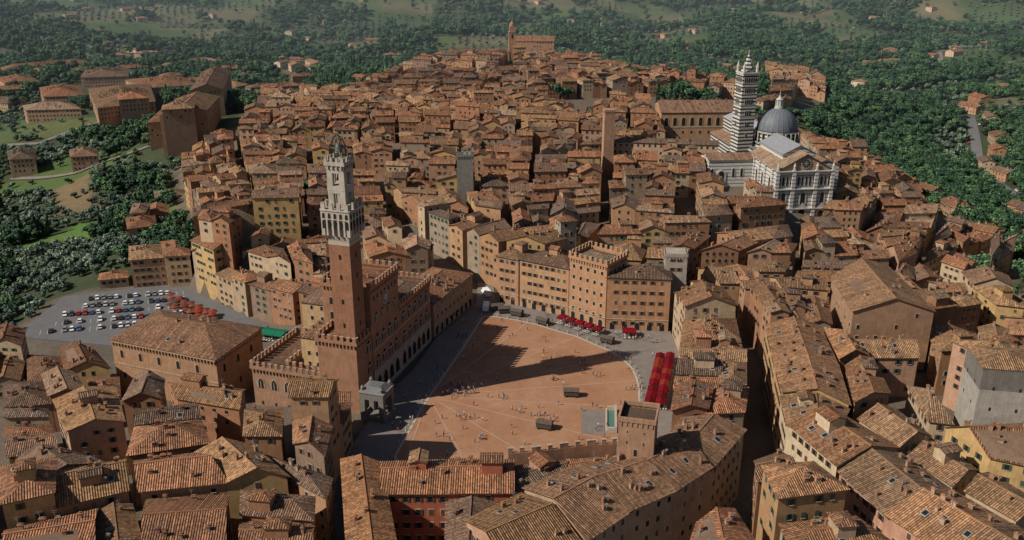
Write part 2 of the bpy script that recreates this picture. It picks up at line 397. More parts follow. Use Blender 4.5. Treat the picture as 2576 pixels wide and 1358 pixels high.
def windows(mb,a,b,zb,ze,st):
    L,d,n=edge(a,b)
    if L<3.2 or n[1]>.45: return
    far=a[1]>620
    pitch=st['p']; nc=max(1,int((L-1.0)/pitch)); m0=(L-(nc-1)*pitch)/2
    k=0; z=ze-1.05-1.5
    while z>zb+2.2 and k<(5 if not far else 3):
        for i in range(nc):
            r=R()
            if r<st['miss']: continue
            s=m0+i*pitch; w=st['w']; h=1.5 if k>0 or st['tall'] else 1.05
            if st['frame'] and not far: ebox(mb,a,d,n,s-w/2-.18,s+w/2+.18,z-.15,z+h+.2,0,.06,'stone',st['ft'])
            elif not far: ebox(mb,a,d,n,s-w/2-.1,s+w/2+.1,z-.14,z-.01,0,.2,'stone',(.4,.34,.27))
            rect(mb,a,d,n,s-w/2,s+w/2,z,z+h,.09,'glass')
            if r>.82 and st['sh']: rect(mb,a,d,n,s-w/2,s+w/2,z,z+h,.12,'paint',st['sc'])
            elif st['sh'] and not far:
                ebox(mb,a,d,n,s-w/2-.5,s-w/2,z,z+h,.05,.13,'paint',st['sc']); ebox(mb,a,d,n,s+w/2,s+w/2+.5,z,z+h,.05,.13,'paint',st['sc'])
        z-=st['fh']; k+=1
def style():
    return dict(p=U(2.4,4.2),miss=U(.05,.4),w=U(.85,1.1),tall=R()<.6,frame=R()<.35,ft=random.choice([(.5,.45,.38),(.42,.3,.2)]),sh=R()<.65,sc=random.choice(SH),fh=U(3.0,3.9))
def house(mb,P,zb,ze,hip=False,wt=None,rt=None,st=None,axis=None,pitch=.34,o=.55,wm=None,rm='roof',chim=1,win=True,sky=0,alt=0,cap=4.6):
    P=ccw(P); wt=wt or random.choice(WT); rt=rt or rtint(P[0][0],P[0][1]); st=st or style(); wm=wm or random.choice(['brick','plaster','plaster','stone'])
    e=[dist(P[i],P[(i+1)%4]) for i in range(4)]
    if axis is None: rot=0 if e[0]+e[2]>=e[1]+e[3] else 1
    else: rot=axis
    P=P[rot:]+P[:rot]
    hw=(dist(P[1],P[2])+dist(P[3],P[0]))/4; Lr=(dist(P[0],P[1])+dist(P[2],P[3]))/2
    rise=min(cap,hw*pitch); pt=rise/hw
    E=offs(P,o); z0=ze-o*pt+.16; zr=ze+rise+.16
    R0=lerp(E[3],E[0],.5); R1=lerp(E[1],E[2],.5)
    if hip:
        t=min(.45,(hw+o)/max(.1,dist(R0,R1))); R0,R1=lerp(R0,R1,t),lerp(R1,R0,t)
    for i in range(4):
        a,b=P[i],P[(i+1)%4]
        mb.face([(a[0],a[1],zb),(b[0],b[1],zb),(b[0],b[1],ze),(a[0],a[1],ze)],wm,wt)
        if not hip and i in(1,3):
            mm=lerp(a,b,.5); mb.face([(a[0],a[1],ze),(b[0],b[1],ze),(mm[0],mm[1],ze+rise-.05)],wm,wt)
        if win: windows(mb,a,b,zb,ze,st)
    def slope(pts):
        a=Vector(pts[0]);b=Vector(pts[1]); dd=(b-a); dd.z=0; dd.normalize()
        uv=[]
        for p in pts:
            q=Vector(p)-a; uu=q.dot(dd); vv=(q-dd*uu).length; uv.append((uu+rt[0]*100,vv))
        k=U(.93,1.07); t2=(rt[0]*k,rt[1]*k,rt[2]*k)
        mb.face(pts,rm,t2,uv)
        mb.face([(p[0],p[1],p[2]-.22) for p in reversed(pts)],'plaster',(.2,.13,.09))
    e3=[(p[0],p[1],z0) for p in E]; r0=(R0[0],R0[1],zr); r1=(R1[0],R1[1],zr)
    slope([e3[0],e3[1],r1,r0]); slope([e3[2],e3[3],r0,r1])
    if hip: slope([e3[1],e3[2],r1]); slope([e3[3],e3[0],r0]); bd=[e3[0],e3[1],e3[2],e3[3]]
    else: bd=[e3[0],e3[1],r1,e3[2],e3[3],r0]
    for i in range(len(bd)):
        a,b=bd[i],bd[(i+1)%len(bd)]
        mb.face([(a[0],a[1],a[2]-.22),(b[0],b[1],b[2]-.22),b,a],'plaster',(rt[0]*.6,rt[1]*.6,rt[2]*.6))
    L,d,n=edge(R0,R1); rl=(rt[0]*1.1,rt[1]*1.1,rt[2]*1.1)
    if L>1: mb.box(lerp(R0,R1,.5),d,L/2,.2,zr-.1,zr+.12,'plaster',rl)
    def roofpt(s,t):
        p=lerp(lerp(E[0],E[1],s),lerp(E[3],E[2],s),(t+1)/2)
        z=z0+(zr-z0)*(1-abs(t)); return p[0],p[1],z
    d0=edge(P[0],P[1])[1]
    for _ in range(int(chim*(Lr*hw*2/60+R()))):
        x,y,z=roofpt(U(.12,.88) if not hip else U(.35,.65),U(-.8,.8)); hx=U(.28,.65)
        zz=z+U(.7,1.5)
        mb.box((x,y),d0,hx,.3,z-.6,zz,random.choice(['brick','plaster']),random.choice([(.33,.2,.14),(.4,.3,.22),(.3,.16,.1)]))
        mb.box((x,y),d0,hx+.14,.44,zz,zz+.13,'plaster',rl)
        mb.box((x,y),d0,hx*.6,.2,zz+.13,zz+.38,'plaster',(.3,.16,.1))
        if R()<.25 and P[0][1]<430:
            q=(x+.6,y-.3,zz+.5); mb.face([(q[0]+.38*math.cos(t),q[1]-.1*math.sin(t),q[2]+.38*math.sin(t)) for t in [k*math.pi/4 for k in range(8)]],'paint',(.6,.6,.58)); mb.box((q[0],q[1]+.05),(1,0),.04,.04,z-.2,q[2],'paint',(.2,.2,.2))
        if R()<.3 and P[0][1]<430:
            mb.box((x-.5,y),(1,0),.035,.035,z-.2,zz+2.0,'paint',(.25,.25,.25)); mb.box((x-.5,y),(1,.3),.6,.03,zz+1.7,zz+1.75,'paint',(.25,.25,.25)); mb.box((x-.5,y),(1,.3),.4,.03,zz+1.3,zz+1.35,'paint',(.25,.25,.25))
    for _ in range(sky):
        s,t=U(.15,.85),random.choice([-1,1])*U(.25,.7)
        ds=.5/max(1,Lr); dt=.65/max(1,hw)
        c5=[roofpt(s-ds*1.3,t-dt*1.25),roofpt(s+ds*1.3,t-dt*1.25),roofpt(s+ds*1.3,t+dt*1.25),roofpt(s-ds*1.3,t+dt*1.25)]
        mb.face([(p[0],p[1],p[2]+.14) for p in c5],'paint',(.3,.29,.28))
        c4=[roofpt(s-ds,t-dt),roofpt(s+ds,t-dt),roofpt(s+ds,t+dt),roofpt(s-ds,t+dt)]
        mb.face([(p[0],p[1],p[2]+.18) for p in c4],'glass')
        for i in range(4):
            p,q=c5[i],c5[(i+1)%4]; mb.face([(p[0],p[1],p[2]-.1),(q[0],q[1],q[2]-.1),(q[0],q[1],q[2]+.14),(p[0],p[1],p[2]+.14)],'paint',(.25,.24,.23))
    if alt and Lr>9 and hw>4:
        s,t=U(.3,.7),U(-.35,.35); x,y,z=roofpt(s,t); w=U(1.8,3); q=U(1.6,2.6)
        dx,dy=d0; B=[(x+dx*a-dy*b_,y+dy*a+dx*b_) for a,b_ in((-w,-q),(w,-q),(w,q),(-w,q))]
        house(mb,B,z-1.5,z+U(1.6,2.8),hip=R()<.6,wt=wt,rt=rtint(),chim=0,o=.35,wm=wm,st=dict(st,p=1.6,fh=9,tall=False))
def split(q,target,out):
    a,b,c,d=q
    l1=(dist(a,b)+dist(c,d))/2; l2=(dist(b,c)+dist(d,a))/2
    if area(q)<target*U(.5,1.8) and max(l1,l2)<28: out.append(q); return
    t=U(.36,.64); t2=t+U(-.1,.1); gap=0
    if max(l1,l2)>46: gap=U(3.4,5.2)
    elif max(l1,l2)>32 and R()<.45: gap=U(2,3.6)
    if l1>=l2:
        g=gap/2/l1; m1,m1b=lerp(a,b,t-g),lerp(a,b,t+g); m2,m2b=lerp(d,c,t2-g),lerp(d,c,t2+g)
        split((a,m1,m2,d),target,out); split((m1b,b,c,m2b),target,out)
    else:
        g=gap/2/l2; m1,m1b=lerp(b,c,t-g),lerp(b,c,t+g); m2,m2b=lerp(a,d,t2-g),lerp(a,d,t2+g)
        split((a,b,m1,m2),target,out); split((m2b,m1b,c,d),target,out)
for nm,ze,h,P in DIST:
    P=ccw(P); P=offs(P,-1.2); y=sum(p[1] for p in P)/4
    out=[]; split(tuple(P),300 if y<200 else 200 if y<330 else (165 if y<700 else 190),out)
    for q in out:
        if area(q)<18: continue
        if R()<.035 and y>300: continue
        q=offs(ccw(q),-U(.02,.07))
        cx=sum(p[0] for p in q)/4; cy=sum(p[1] for p in q)/4
        g=gz(cx,cy); hh=h+U(-3.4,2.8)+(4.5 if R()<.06 else 0)-(4 if R()<.09 else 0)
        zb=min(gz(p[0],p[1]) for p in q)-1.5
        mb=MB(); near=cy<330
        house(mb,q,zb,max(g+hh,zb+6),hip=R()<.22,alt=R()<(.25 if near else .14),sky=(random.choice([0,0,1,2]) if near else 0),
              chim=1.5 if near else 1.,pitch=U(.26,.46),axis=None if R()<.76 else random.choice([0,1]))
        mb.obj('terracotta_roof_house')
def row(name,A_,B_,ze,zb,wt,rt=None,st=None,**k):
    mb=MB()
    for i in range(len(A_)-1):
        qq=ccw([A_[i],A_[i+1],B_[i+1],B_[i]]); e0=(qq[0],qq[1]); par=(set(e0)=={A_[i],A_[i+1]} or set(e0)=={B_[i],B_[i+1]})
        house(mb,qq,zb,ze+(i%3)*.22+U(0,.1),axis=0 if par else 1,wt=wt,rt=rt or rtint(A_[i][0],A_[i][1]),st=st,o=.6,**k)
    return mb.obj(name)
stp=dict(p=3.2,miss=.05,w=1.05,tall=True,frame=True,ft=(.5,.42,.32),sh=False,sc=SH[1],fh=4.0)
stb=dict(stp,sh=True,sc=(.10,.055,.035),fh=3.6,p=2.9)
row('curved_palazzo_along_street',[(84,271),(79,242),(76,224)],[(101,270),(97,241),(92,217)],22,2,(.48,.31,.15),st=stb,sky=3,chim=1.6,wm='plaster')
row('curved_palazzo_along_street',[(75.5,223),(73,208),(79,188)],[(91.5,216),(89,212),(97,196)],21,2,(.55,.44,.30),st=stb,sky=3,chim=1.6,alt=1,wm='plaster')
row('curved_palazzo_along_street',[(79.5,187),(84,169),(92,153),(100,136)],[(97.5,195),(103,178),(110,165),(119,148)],20,2,(.47,.26,.18),st=stb,sky=3,chim=1.6,wm='plaster')
row('palazzo_sansedoni',[(3,177),(12,184),(24.5,189),(40,200),(45,209)],[(16,158),(26,168),(38,176),(47.5,185),(60,203)],22,1,(.40,.28,.2),rt=(.26,.145,.085),st=stp,sky=3,chim=1.4,wm='brick')
row('palazzo_sansedoni_wing',[(-10,166),(2,176)],[(0,148),(15,157)],21,1,(.45,.27,.18),st=stp,sky=3)
row('roadside_palazzo',[(-42,192),(-34,155),(-30,130)],[(-32.5,190.5),(-24,155),(-20,130)],20,1,(.42,.27,.16),rt=(.33,.16,.075),st=stb)
row('palazzo_with_red_facade',[(-32,191),(-15,192),(0,191.5)],[(-30,178),(-14,178),(0,178)],20,1,(.40,.13,.075),rt=(.31,.145,.075),st=stb,wm='plaster',alt=1)
row('courtyard_wing_house',[(-15,177.5),(-14,160),(-13,145)],[(-4,177.5),(-5,160),(-6,145)],17.5,1,(.42,.17,.1),st=stb)
row('rear_palazzo_block',[(0.5,191.5),(14,194),(26,195)],[(1,179),(12,186),(24,190.5)],18.5,1,(.38,.22,.15),st=stp,alt=1)
mb=MB(); house(mb,[(-85,178),(-67,180),(-61,157),(-77,155)],1,18,wt=(.5,.32,.15),st=stb,axis=0); mb.obj('ochre_courtyard_house')
mb=MB(); house(mb,[(118,309),(143,322),(141,276),(114,276)],3,25,axis=1,pitch=.42,wt=(.36,.22,.14),st=dict(stp,miss=.7),chim=.3,rt=(.30,.17,.095)); mb.obj('brick_church_hall')
# ------------------------------------------------------------------ crenellations / towers
def merlons(mb,a,b,z,mat='brick',tint=(.34,.19,.12),w=1.15,g=1.0,h=1.5,th=.3):
    L,d,n=edge(a,b); k=max(1,int((L+g)/(w+g))); st_=(L-w)/max(1,k-1) if k>1 else 0
    for i in range(k):
        c=(a[0]+d[0]*(w/2+i*st_),a[1]+d[1]*(w/2+i*st_)); mb.box(c,d,w/2,th,z,z+h,mat,tint)
        mb.box(c,d,w/2+.06,th+.06,z+h,z+h+.12,'stone',(.4,.33,.26))
def corbels(mb,a,b,z,mat,tint,sp=1.2,pr=.5):
    L,d,n=edge(a,b); k=int(L/sp)
    for i in range(k):
        s=(i+.5)*L/k; ebox(mb,a,d,n,s-.18,s+.18,z-1.1,z,0,pr-.05,mat,tint)
def parapet(mb,P,z,mat='brick',tint=(.34,.19,.12),pr=.5,corb=True,mer=True,**k):
    P=ccw(P); O=offs(P,pr); I=offs(P,pr-.5)
    n_=len(P)
    for i in range(n_):
        j=(i+1)%n_
        q=[O[i],O[j],I[j],I[i]]; mb.prism(ccw(q),z,z+1.1,mat,tint,bot=True)
        if corb: corbels(mb,P[i],P[j],z-.003,mat,tint,pr=pr)
        if mer: merlons(mb,lerp(O[i],I[i],.5),lerp(O[j],I[j],.5),z+1.1,mat,tint,th=.22,**k)
def sq(c,d,h,h2=None):
    h2=h2 or h; L=math.hypot(*d); dx,dy=d[0]/L,d[1]/L
    return [(c[0]+dx*a-dy*b,c[1]+dy*a+dx*b) for a,b in((-h,-h2),(h,-h2),(h,h2),(-h,h2))]
PA=(.311,.951); PBk=(-.951,.311); PO=(-47,257)
def PL(u,w): return (PO[0]+PA[0]*u+PBk[0]*w,PO[1]+PA[1]*u+PBk[1]*w)
BR=(.34,.18,.11); TR=(.47,.42,.36)
mb=MB(); tc_=PL(0.2,4.2); T4_=sq(tc_,PA,3.65)
mb.prism(T4_,-6,55,'brick',(.31,.15,.09),scale=.96)
S2=sq(tc_,PA,3.5)
for i in range(4):
    a,b=S2[i],S2[(i+1)%4]; L,d,n=edge(a,b)
    for z in (12,20,28,36,44,50.5):
        if i!=1 or z!=20: arch(mb,a,d,n,L/2,z,.6,1.6,off=.16,fr=.0)
    for z in np.arange(4,54,2.4):
        for s_ in (L*.22,L*.78): rect(mb,a,d,n,s_-.1,s_+.1,z,z+.22,.16-z*.0025+.03,'dark')
mb.prism(sq(tc_,PA,3.6),55,56,'trav')
mb.prism(sq(tc_,PA,3.45),56,63.2,'stone',TR,scale=4.45/3.45)
S3=sq(tc_,PA,4.75)
for i in range(4):
    a,b=S3[i],S3[(i+1)%4]; L,d,n=edge(a,b)
    for k in range(6):
        s_=L*(k)/5; ebox(mb,a,d,n,min(max(s_-.28,0),L-.56),min(max(s_+.28,.56),L),58.2,63.2,-1.1,-.02,'stone',TR)
    for k in range(5): arch(mb,a,d,n,L*(k+.5)/5,60.4,1.1,2.6,off=.02,fr=0)
mb.prism(S3,63.2,66.2,'stone',TR)
for i in range(4):
    a,b=S3[i],S3[(i+1)%4]; L,d,n=edge(a,b)
    ebox(mb,a,d,n,0,L,65.9,66.3,-.1,.25,'stone',(.5,.45,.39))
    for k in range(5): arch(mb,a,d,n,L*(k+.5)/5,63.6,.8,1.6,off=.05,fr=.12,ft=(.3,.27,.23))
S3i=sq(tc_,PA,4.45)
for i in range(4): merlons(mb,S3i[i],S3i[(i+1)%4],66.2,'stone',TR,w=1.2,g=.9,h=1.9)
for sx_ in(-1,1):
    for sy_ in(-1,1):
        c=(tc_[0]+PA[0]*2.05*sx_+PBk[0]*2.05*sy_,tc_[1]+PA[1]*2.05*sx_+PBk[1]*2.05*sy_)
        mb.box(c,PA,.78,.78,66.2,79,'stone',TR)
for z in(71.8,78): mb.prism(sq(tc_,PA,2.9),z,z+1.3,'stone',TR,bot=True)
S4=sq(tc_,PA,2.9)
for i in range(4):
    a,b=S4[i],S4[(i+1)%4]; L,d,n=edge(a,b)
    for zz in(67,73.1):
        for s_ in(L/2-1.25,L/2+1.25,): ebox(mb,a,d,n,s_-.22,s_+.22,zz,zz+4.9,-.5,-.1,'stone',TR)
    ebox(mb,a,d,n,L/2-1.4,L/2+1.4,70.9,71.8,-.5,-.05,'stone',TR); ebox(mb,a,d,n,L/2-1.4,L/2+1.4,77,78,-.5,-.05,'stone',TR)
parapet(mb,S4,79.3,'stone',TR,pr=.45,w=.8,g=.7,h=1.2)
mb.lathe((tc_[0],tc_[1]),[(0,76.8),(.5,76.7),(.8,75.9),(1.15,74.6),(1.2,74.4)],10,'lead',(.12,.13,.11))
DK=(.09,.09,.09)
for k in range(4):
    th=math.pi/4*k+math.atan2(PA[1],PA[0]); dx,dy=math.cos(th),math.sin(th)
    pr_=[(-2.3,80.2),(-2.3,83),(-2,85.2),(-1.3,87),(0,88),(1.3,87),(2,85.2),(2.3,83),(2.3,80.2)]
    for i in range(8):
        (s0,z0),(s1,z1)=pr_[i],pr_[i+1]
        p=(tc_[0]+dx*s0,tc_[1]+dy*s0,z0);q=(tc_[0]+dx*s1,tc_[1]+dy*s1,z1); w=.15; nx_,ny_=-dy*w,dx*w
        mb.face([(p[0]-nx_,p[1]-ny_,p[2]),(q[0]-nx_,q[1]-ny_,q[2]),(q[0]+nx_,q[1]+ny_,q[2]),(p[0]+nx_,p[1]+ny_,p[2])],'paint',DK)
        mb.face([(p[0]-dx*w,p[1]-dy*w,p[2]-w),(q[0]-dx*w,q[1]-dy*w,q[2]-w),(q[0]+dx*w,q[1]+dy*w,q[2]+w),(p[0]+dx*w,p[1]+dy*w,p[2]+w)],'paint',DK)
for z in(82.2,84.2): mb.lathe(tc_,[(2.3,z),(2.4,z+.1),(2.3,z+.25)],16,'paint',DK)
mb.lathe(tc_,[(0,85.6),(.6,85.4),(.95,84.4),(1.35,82.8)],12,'lead',(.16,.18,.15))
mb.lathe(tc_,[(.12,87.8),(.07,91),(0,92)],6,'paint',DK)
def disc(mb,c,d,n,r,off,mat,tint,k=24):
    mb.face([(c[0]+d[0]*r*math.cos(t)+n[0]*off,c[1]+d[1]*r*math.cos(t)+n[1]*off,c[2]+r*math.sin(t)) for t in [2*math.pi*i/k for i in range(k)]],mat,tint)
nF=(-PBk[0],-PBk[1]); cf=PL(.2,.5); cc=(cf[0],cf[1],20)
disc(mb,cc,PA,nF,1.9,.12,'stone',(.35,.28,.2)); disc(mb,cc,PA,nF,1.6,.16,'paint',(.75,.73,.68))
for i in range(12):
    t=i*math.pi/6; c2=(cc[0]+PA[0]*1.3*math.cos(t),cc[1]+PA[1]*1.3*math.cos(t)); rect(mb,(c2[0],c2[1]),PA,nF,-.08,.08,20+1.3*math.sin(t)-.15,20+1.3*math.sin(t)+.15,.19,'paint',(.03,.03,.03))
rect(mb,(cc[0],cc[1]),PA,nF,-.07,.07,20,21.1,.2,'paint',(.03,.03,.03)); rect(mb,(cc[0],cc[1]),PA,nF,0,.9,19.93,20.07,.21,'paint',(.03,.03,.03))
mb.obj('torre_del_mangia')
mb=MB()
def block(u0,u1,w0,w1,zb,zt,mer=True,roof=True,tint=BR):
    P=ccw([PL(u0,w0),PL(u1,w0),PL(u1,w1),PL(u0,w1)])
    mb.prism(P,zb,zt,'brick',tint,top=False)
    parapet(mb,P,zt-.9,'brick',tint,pr=.5,mer=mer)
    if roof: house(mb,offs(P,-1.2),zt-3,zt-.8,hip=True,pitch=.28,wt=tint,win=False,chim=.4,wm='brick')
block(6.5,27,0,17,-3,38)
block(-4,6.45,.3,14,-3,23.5)
block(27.05,54,.25,14,-3,24)
def facade_win(u0,u1,zs,nw,w,h,off0=0,nest=3,pointed=True):
    a=PL(u0,off0); L=u1-u0
    for i in range(nw):
        s_=L*(i+.5)/nw
        arch(mb,a,PA,nF,s_,zs,w,h,off=.12,fr=.35,ft=(.42,.30,.22),fm='brick',pointed=pointed,dm='dark')
        if nest==3:
            for q in(-w/6,w/6): ebox(mb,a,PA,nF,s_+q-.09,s_+q+.09,zs,zs+h*.6,.15,.26,'stone',(.6,.56,.5))
            ebox(mb,a,PA,nF,s_-w/2,s_+w/2,zs+h*.6,zs+h*.68,.15,.24,'stone',(.5,.4,.3))
for z in(9.5,17): facade_win(7.5,26,z,4,2.9,4.6); facade_win(28,53,z,5,2.9,4.4,.25); facade_win(2,6,z,1,2.9,4.4,.3)
facade_win(7.5,26,25.5,4,2.0,3.4); 
facade_win(7.5,26,33,7,1.0,1.8,0,0)
facade_win(7.5,26,1,4,2.8,5.2,0,0); facade_win(28,53,1,6,2.6,5,.25,0)
for u0,u1,o in((6.5,27,0),(27.05,54,.25)):
    ebox(mb,PL(u0,o),PA,nF,0,u1-u0,8.2,8.6,0,.25,'stone',TR); ebox(mb,PL(u0,o),PA,nF,0,u1-u0,15.8,16.1,0,.2,'stone',TR)
    rect(mb,PL(u0,o),PA,nF,.05,u1-u0-.05,-1,7.9,.05,'stone',(.40,.36,.32))
c_=PL(17,0); cc=(c_[0],c_[1],31.3)
disc(mb,cc,PA,nF,2.3,.15,'paint',(.45,.42,.36)); disc(mb,cc,PA,nF,2.0,.19,'paint',(.10,.14,.20))
for i in range(12):
    t=i*math.pi/6; r0,r1=.8,1.85
    p=[(r0*math.cos(t-.12),r0*math.sin(t-.12)),(r1*math.cos(t),r1*math.sin(t)),(r0*math.cos(t+.12),r0*math.sin(t+.12))]
    mb.face([(cc[0]+PA[0]*x+nF[0]*.23,cc[1]+PA[1]*x+nF[1]*.23,cc[2]+z) for x,z in p],'paint',(.7,.6,.3))
disc(mb,cc,PA,nF,.85,.26,'paint',(.6,.55,.42))
for s0,s1,z0,z1 in((-.6,-.5,-.35,.35),(-.3,-.2,-.35,.35),(0,.1,-.35,.35),(-.2,0,-.05,.05),(.25,.6,.25,.35),(.25,.35,.05,.25),(.25,.6,-.05,.05),(.5,.6,-.25,-.05),(.25,.6,-.35,-.25)):
    rect(mb,(cc[0],cc[1]),PA,nF,s0,s1,31.3+z0,31.3+z1,.29,'paint',(.05,.05,.06))
e0=PL(6.5,17);L,d,n=edge(PL(6.5,17),PL(6.5,0))
for z in(26,31):
    for s_ in(3,7,11): arch(mb,e0,d,n,s_,z,1.2,2.4,off=.1,fr=.2)
u0,u1,w0,w1=-3,26,14.1,40; ZW=8.5
P=ccw([PL(u0,w0),PL(u1,w0),PL(u1,w1),PL(u0,w1)]); I=ccw([PL(u0+8,w0+4),PL(u1-7,w0+4),PL(u1-7,w1-8),PL(u0+8,w1-8)])
for i in range(4):
    a,b=P[i],P[(i+1)%4]; mb.face([(a[0],a[1],-14),(b[0],b[1],-14),(b[0],b[1],ZW),(a[0],a[1],ZW)],'brick',(.36,.21,.14))
parapet(mb,P,ZW,'brick',(.36,.21,.14))
rt_=(.28,.16,.1)
for i in range(4):
    c2=I[(i+1)%4];d2=I[i]
    a,b=offs(P,-.5)[i],offs(P,-.5)[(i+1)%4]
    L,dd,nn=edge(a,b)
    mb.face([(a[0],a[1],ZW+.4),(b[0],b[1],ZW+.4),(c2[0],c2[1],ZW-1.4),(d2[0],d2[1],ZW-1.4)],'roof',rt_,[(0,0),(L,0),(L,8),(0,8)])
    mb.face([(d2[0],d2[1],ZW-1.4),(c2[0],c2[1],ZW-1.4),(c2[0],c2[1],-6),(d2[0],d2[1],-6)],'brick',(.4,.25,.17))
for i in range(4):
    a,b=P[i],P[(i+1)%4];L,d,n=edge(a,b)
    if n[1]<.2:
        for k in range(int(L/5)):
            arch(mb,a,d,n,3+k*5,1.7,2.0,3.6,off=.12,fr=.35,ft=(.45,.36,.28),pointed=True)
            ebox(mb,a,d,n,3+k*5-.08,3+k*5+.08,1.7,4.3,.15,.25,'stone',(.6,.56,.5))
        for k in range(int(L/5)): rect(mb,a,d,n,3+k*5-.4,3+k*5+.4,-4.5,-3.2,.05,'glass')
for i in range(4): merlons(mb,I[i],I[(i+1)%4],ZW-1.35)
house(mb,[PL(27,14.2),PL(46,14.2),PL(46,38),PL(27,38)],-10,21,hip=True,wt=(.46,.32,.18),st=dict(stp,p=4),wm='brick')
house(mb,[PL(12,18),PL(26,18),PL(26,30),PL(12,30)],-4,15,hip=True,wt=(.5,.34,.18),st=stp)
mb.obj('palazzo_pubblico')
mb=MB(); ch=(-42.3,249.5); CS=(.21,.195,.18)  # CS: chapel stone darkened to bake in the shade cast over it
for sx_ in(-1,1):
    for sy_ in(-1,1):
        c=(ch[0]+PA[0]*3*sx_+PBk[0]*3.2*sy_,ch[1]+PA[1]*3*sx_+PBk[1]*3.2*sy_); mb.box(c,PA,.8,.8,0,9.5,'stone',CS)
        mb.lathe(c,[(.5,10),(.5,11.2),(.7,11.3),(0,12.3)],8,'stone',CS)
mb.prism(sq(ch,PA,3.85,4.05),7.6,9.8,'stone',CS,bot=True); mb.prism(sq(ch,PA,4.1,4.3),9.8,10.15,'stone',(.28,.26,.23),bot=True)
mb.prism(sq(ch,PA,3.7,4.0),10.15,11.4,'lead',(.13,.135,.14),scale=.5)
mb.prism(sq(ch,PA,3.6,3.9),0,.6,'stone',CS)
Sc=sq(ch,PA,3.75,3.95)
for i in range(4):
    a,b=Sc[i],Sc[(i+1)%4];L,d,n=edge(a,b); ebox(mb,a,d,n,.8,1.7,6.4,7.6,-.5,-.02,'stone',CS);ebox(mb,a,d,n,L-1.7,L-.8,6.4,7.6,-.5,-.02,'stone',CS)
    if i!=1: ebox(mb,a,d,n,.8,L-.8,.6,1.9,-.35,-.1,'stone',CS)
mb.obj('marble_piazza_chapel')
def palazzo(name,P,zb,ze,wt,st,wm='brick',hip=True,cren=False,**k):
    mb=MB(); P=ccw(P)
    if cren:
        mb.prism(P,zb,ze,wm,wt,top=False); parapet(mb,P,ze-.8,wm,wt,pr=.45); house(mb,offs(P,-1),ze-3,ze-1,hip=True,wt=wt,win=False,pitch=.25,chim=.5)
        for i in range(4): windows(mb,P[i],P[(i+1)%4],zb,ze-2,st)
    else: house(mb,P,zb,ze,hip=hip,wt=wt,st=st,wm=wm,**k)
    for i in range(4):
        a,b=P[i],P[(i+1)%4];L,d,n=edge(a,b)
        if n[1]<.3 and L>8:
            for q in range(int(L/4)): arch(mb,a,d,n,(q+.5)*L/int(L/4),max(zb,0)+.05,1.9,3.1,off=.06,fr=.2,ft=(.45,.4,.33))
            ebox(mb,a,d,n,0,L,4.3,4.5,0,.18,'stone',(.45,.38,.3))
            if not cren: ebox(mb,a,d,n,0,L,ze-1.1,ze-.85,0,.15,'stone',(.45,.36,.27))
    return mb.obj(name)
CW=(.45,.27,.155)
s1=dict(p=2.6,miss=.02,w=1.1,tall=True,frame=True,ft=(.52,.42,.31),sh=True,sc=(.13,.07,.045),fh=3.9)
palazzo('campo_palazzo',[(3.2,341),(22.4,330),(31,341),(13,352)],-1,20.5,CW,s1,wm='plaster',alt=1)
palazzo('crenellated_campo_palazzo',[(22.6,329.7),(36,318.4),(45,330.5),(31.5,342)],-1,26,(.43,.245,.14),dict(s1,p=3.3,sh=False,fh=4.4),cren=True)
palazzo('campo_palazzo',[(36.3,317.8),(60,315.5),(61.5,329),(46,331.5)],-1,21.5,(.43,.24,.135),dict(s1,p=3.4,fh=4.2),wm='brick')
palazzo('campo_corner_house',[(-6.5,347),(2.6,341.6),(11.5,352.5),(1,358)],-1,20,(.42,.24,.145),s1,alt=1)
palazzo('stone_palazzo_by_the_square',[(-29.5,311),(-16.3,343.5),(-33,351),(-46,318)],-1,13.5,(.38,.28,.19),dict(s1,p=3.6,fh=4.6,sh=False))
mb=MB(); P=sq((63.5,328),(1,-.1),4.2); mb.prism(P,0,28.5,'stone',(.38,.33,.28)); parapet(mb,P,27.4,'stone',(.38,.33,.28),mer=False,pr=.2); [windows(mb,P[i],P[(i+1)%4],18,28,s1) for i in range(4)]; mb.obj('stone_tower_house')
mb=MB(); P=sq((23,366),(1,.3),3.6); house(mb,P,5,30,hip=True,wt=(.33,.29,.24),wm='stone',st=dict(s1,sh=False,miss=.5)); mb.obj('stone_tower_house')
mb=MB(); P=sq((-24,447),(1,.05),4.1); mb.prism(P,8,40,'stone',(.24,.225,.2)); parapet(mb,P,39.5,'stone',(.24,.225,.2),pr=.3); mb.obj('crenellated_stone_tower')
mb=MB(); P=sq((54,498),(1,.1),2.9); mb.prism(P,10,54,'brick',(.40,.24,.16)); parapet(mb,P,53,'brick',(.40,.24,.16),pr=.25,mer=False); mb.obj('thin_brick_tower')
mb=MB(); P=sq((131,216),(1,-.18),7); mb.prism(P,0,36,'stone',(.38,.35,.31),top=False); house(mb,P,30,36.2,hip=True,pitch=.3,win=False,chim=0,wt=(.38,.35,.31),wm='stone',rt=(.34,.2,.11),o=.15)
for i in range(4):
    a,b=ccw(P)[i],ccw(P)[(i+1)%4];L,d,n=edge(a,b)
    for z in(24,30):
        for s_ in (3.5,10): rect(mb,a,d,n,s_-.3,s_+.3,z,z+1,.04,'dark')
mb.obj('grey_stone_tower')
mb=MB(); td=(.97,-.25); P=sq((30.5,190),td,4.3); mb.prism(P,0,34,'brick',(.37,.22,.145),top=False); mb.prism(offs(ccw(P),-.55),33,33.6,'roof',(.2,.14,.1))
parapet(mb,P,34,'brick',(.37,.22,.145),pr=.25,mer=False)
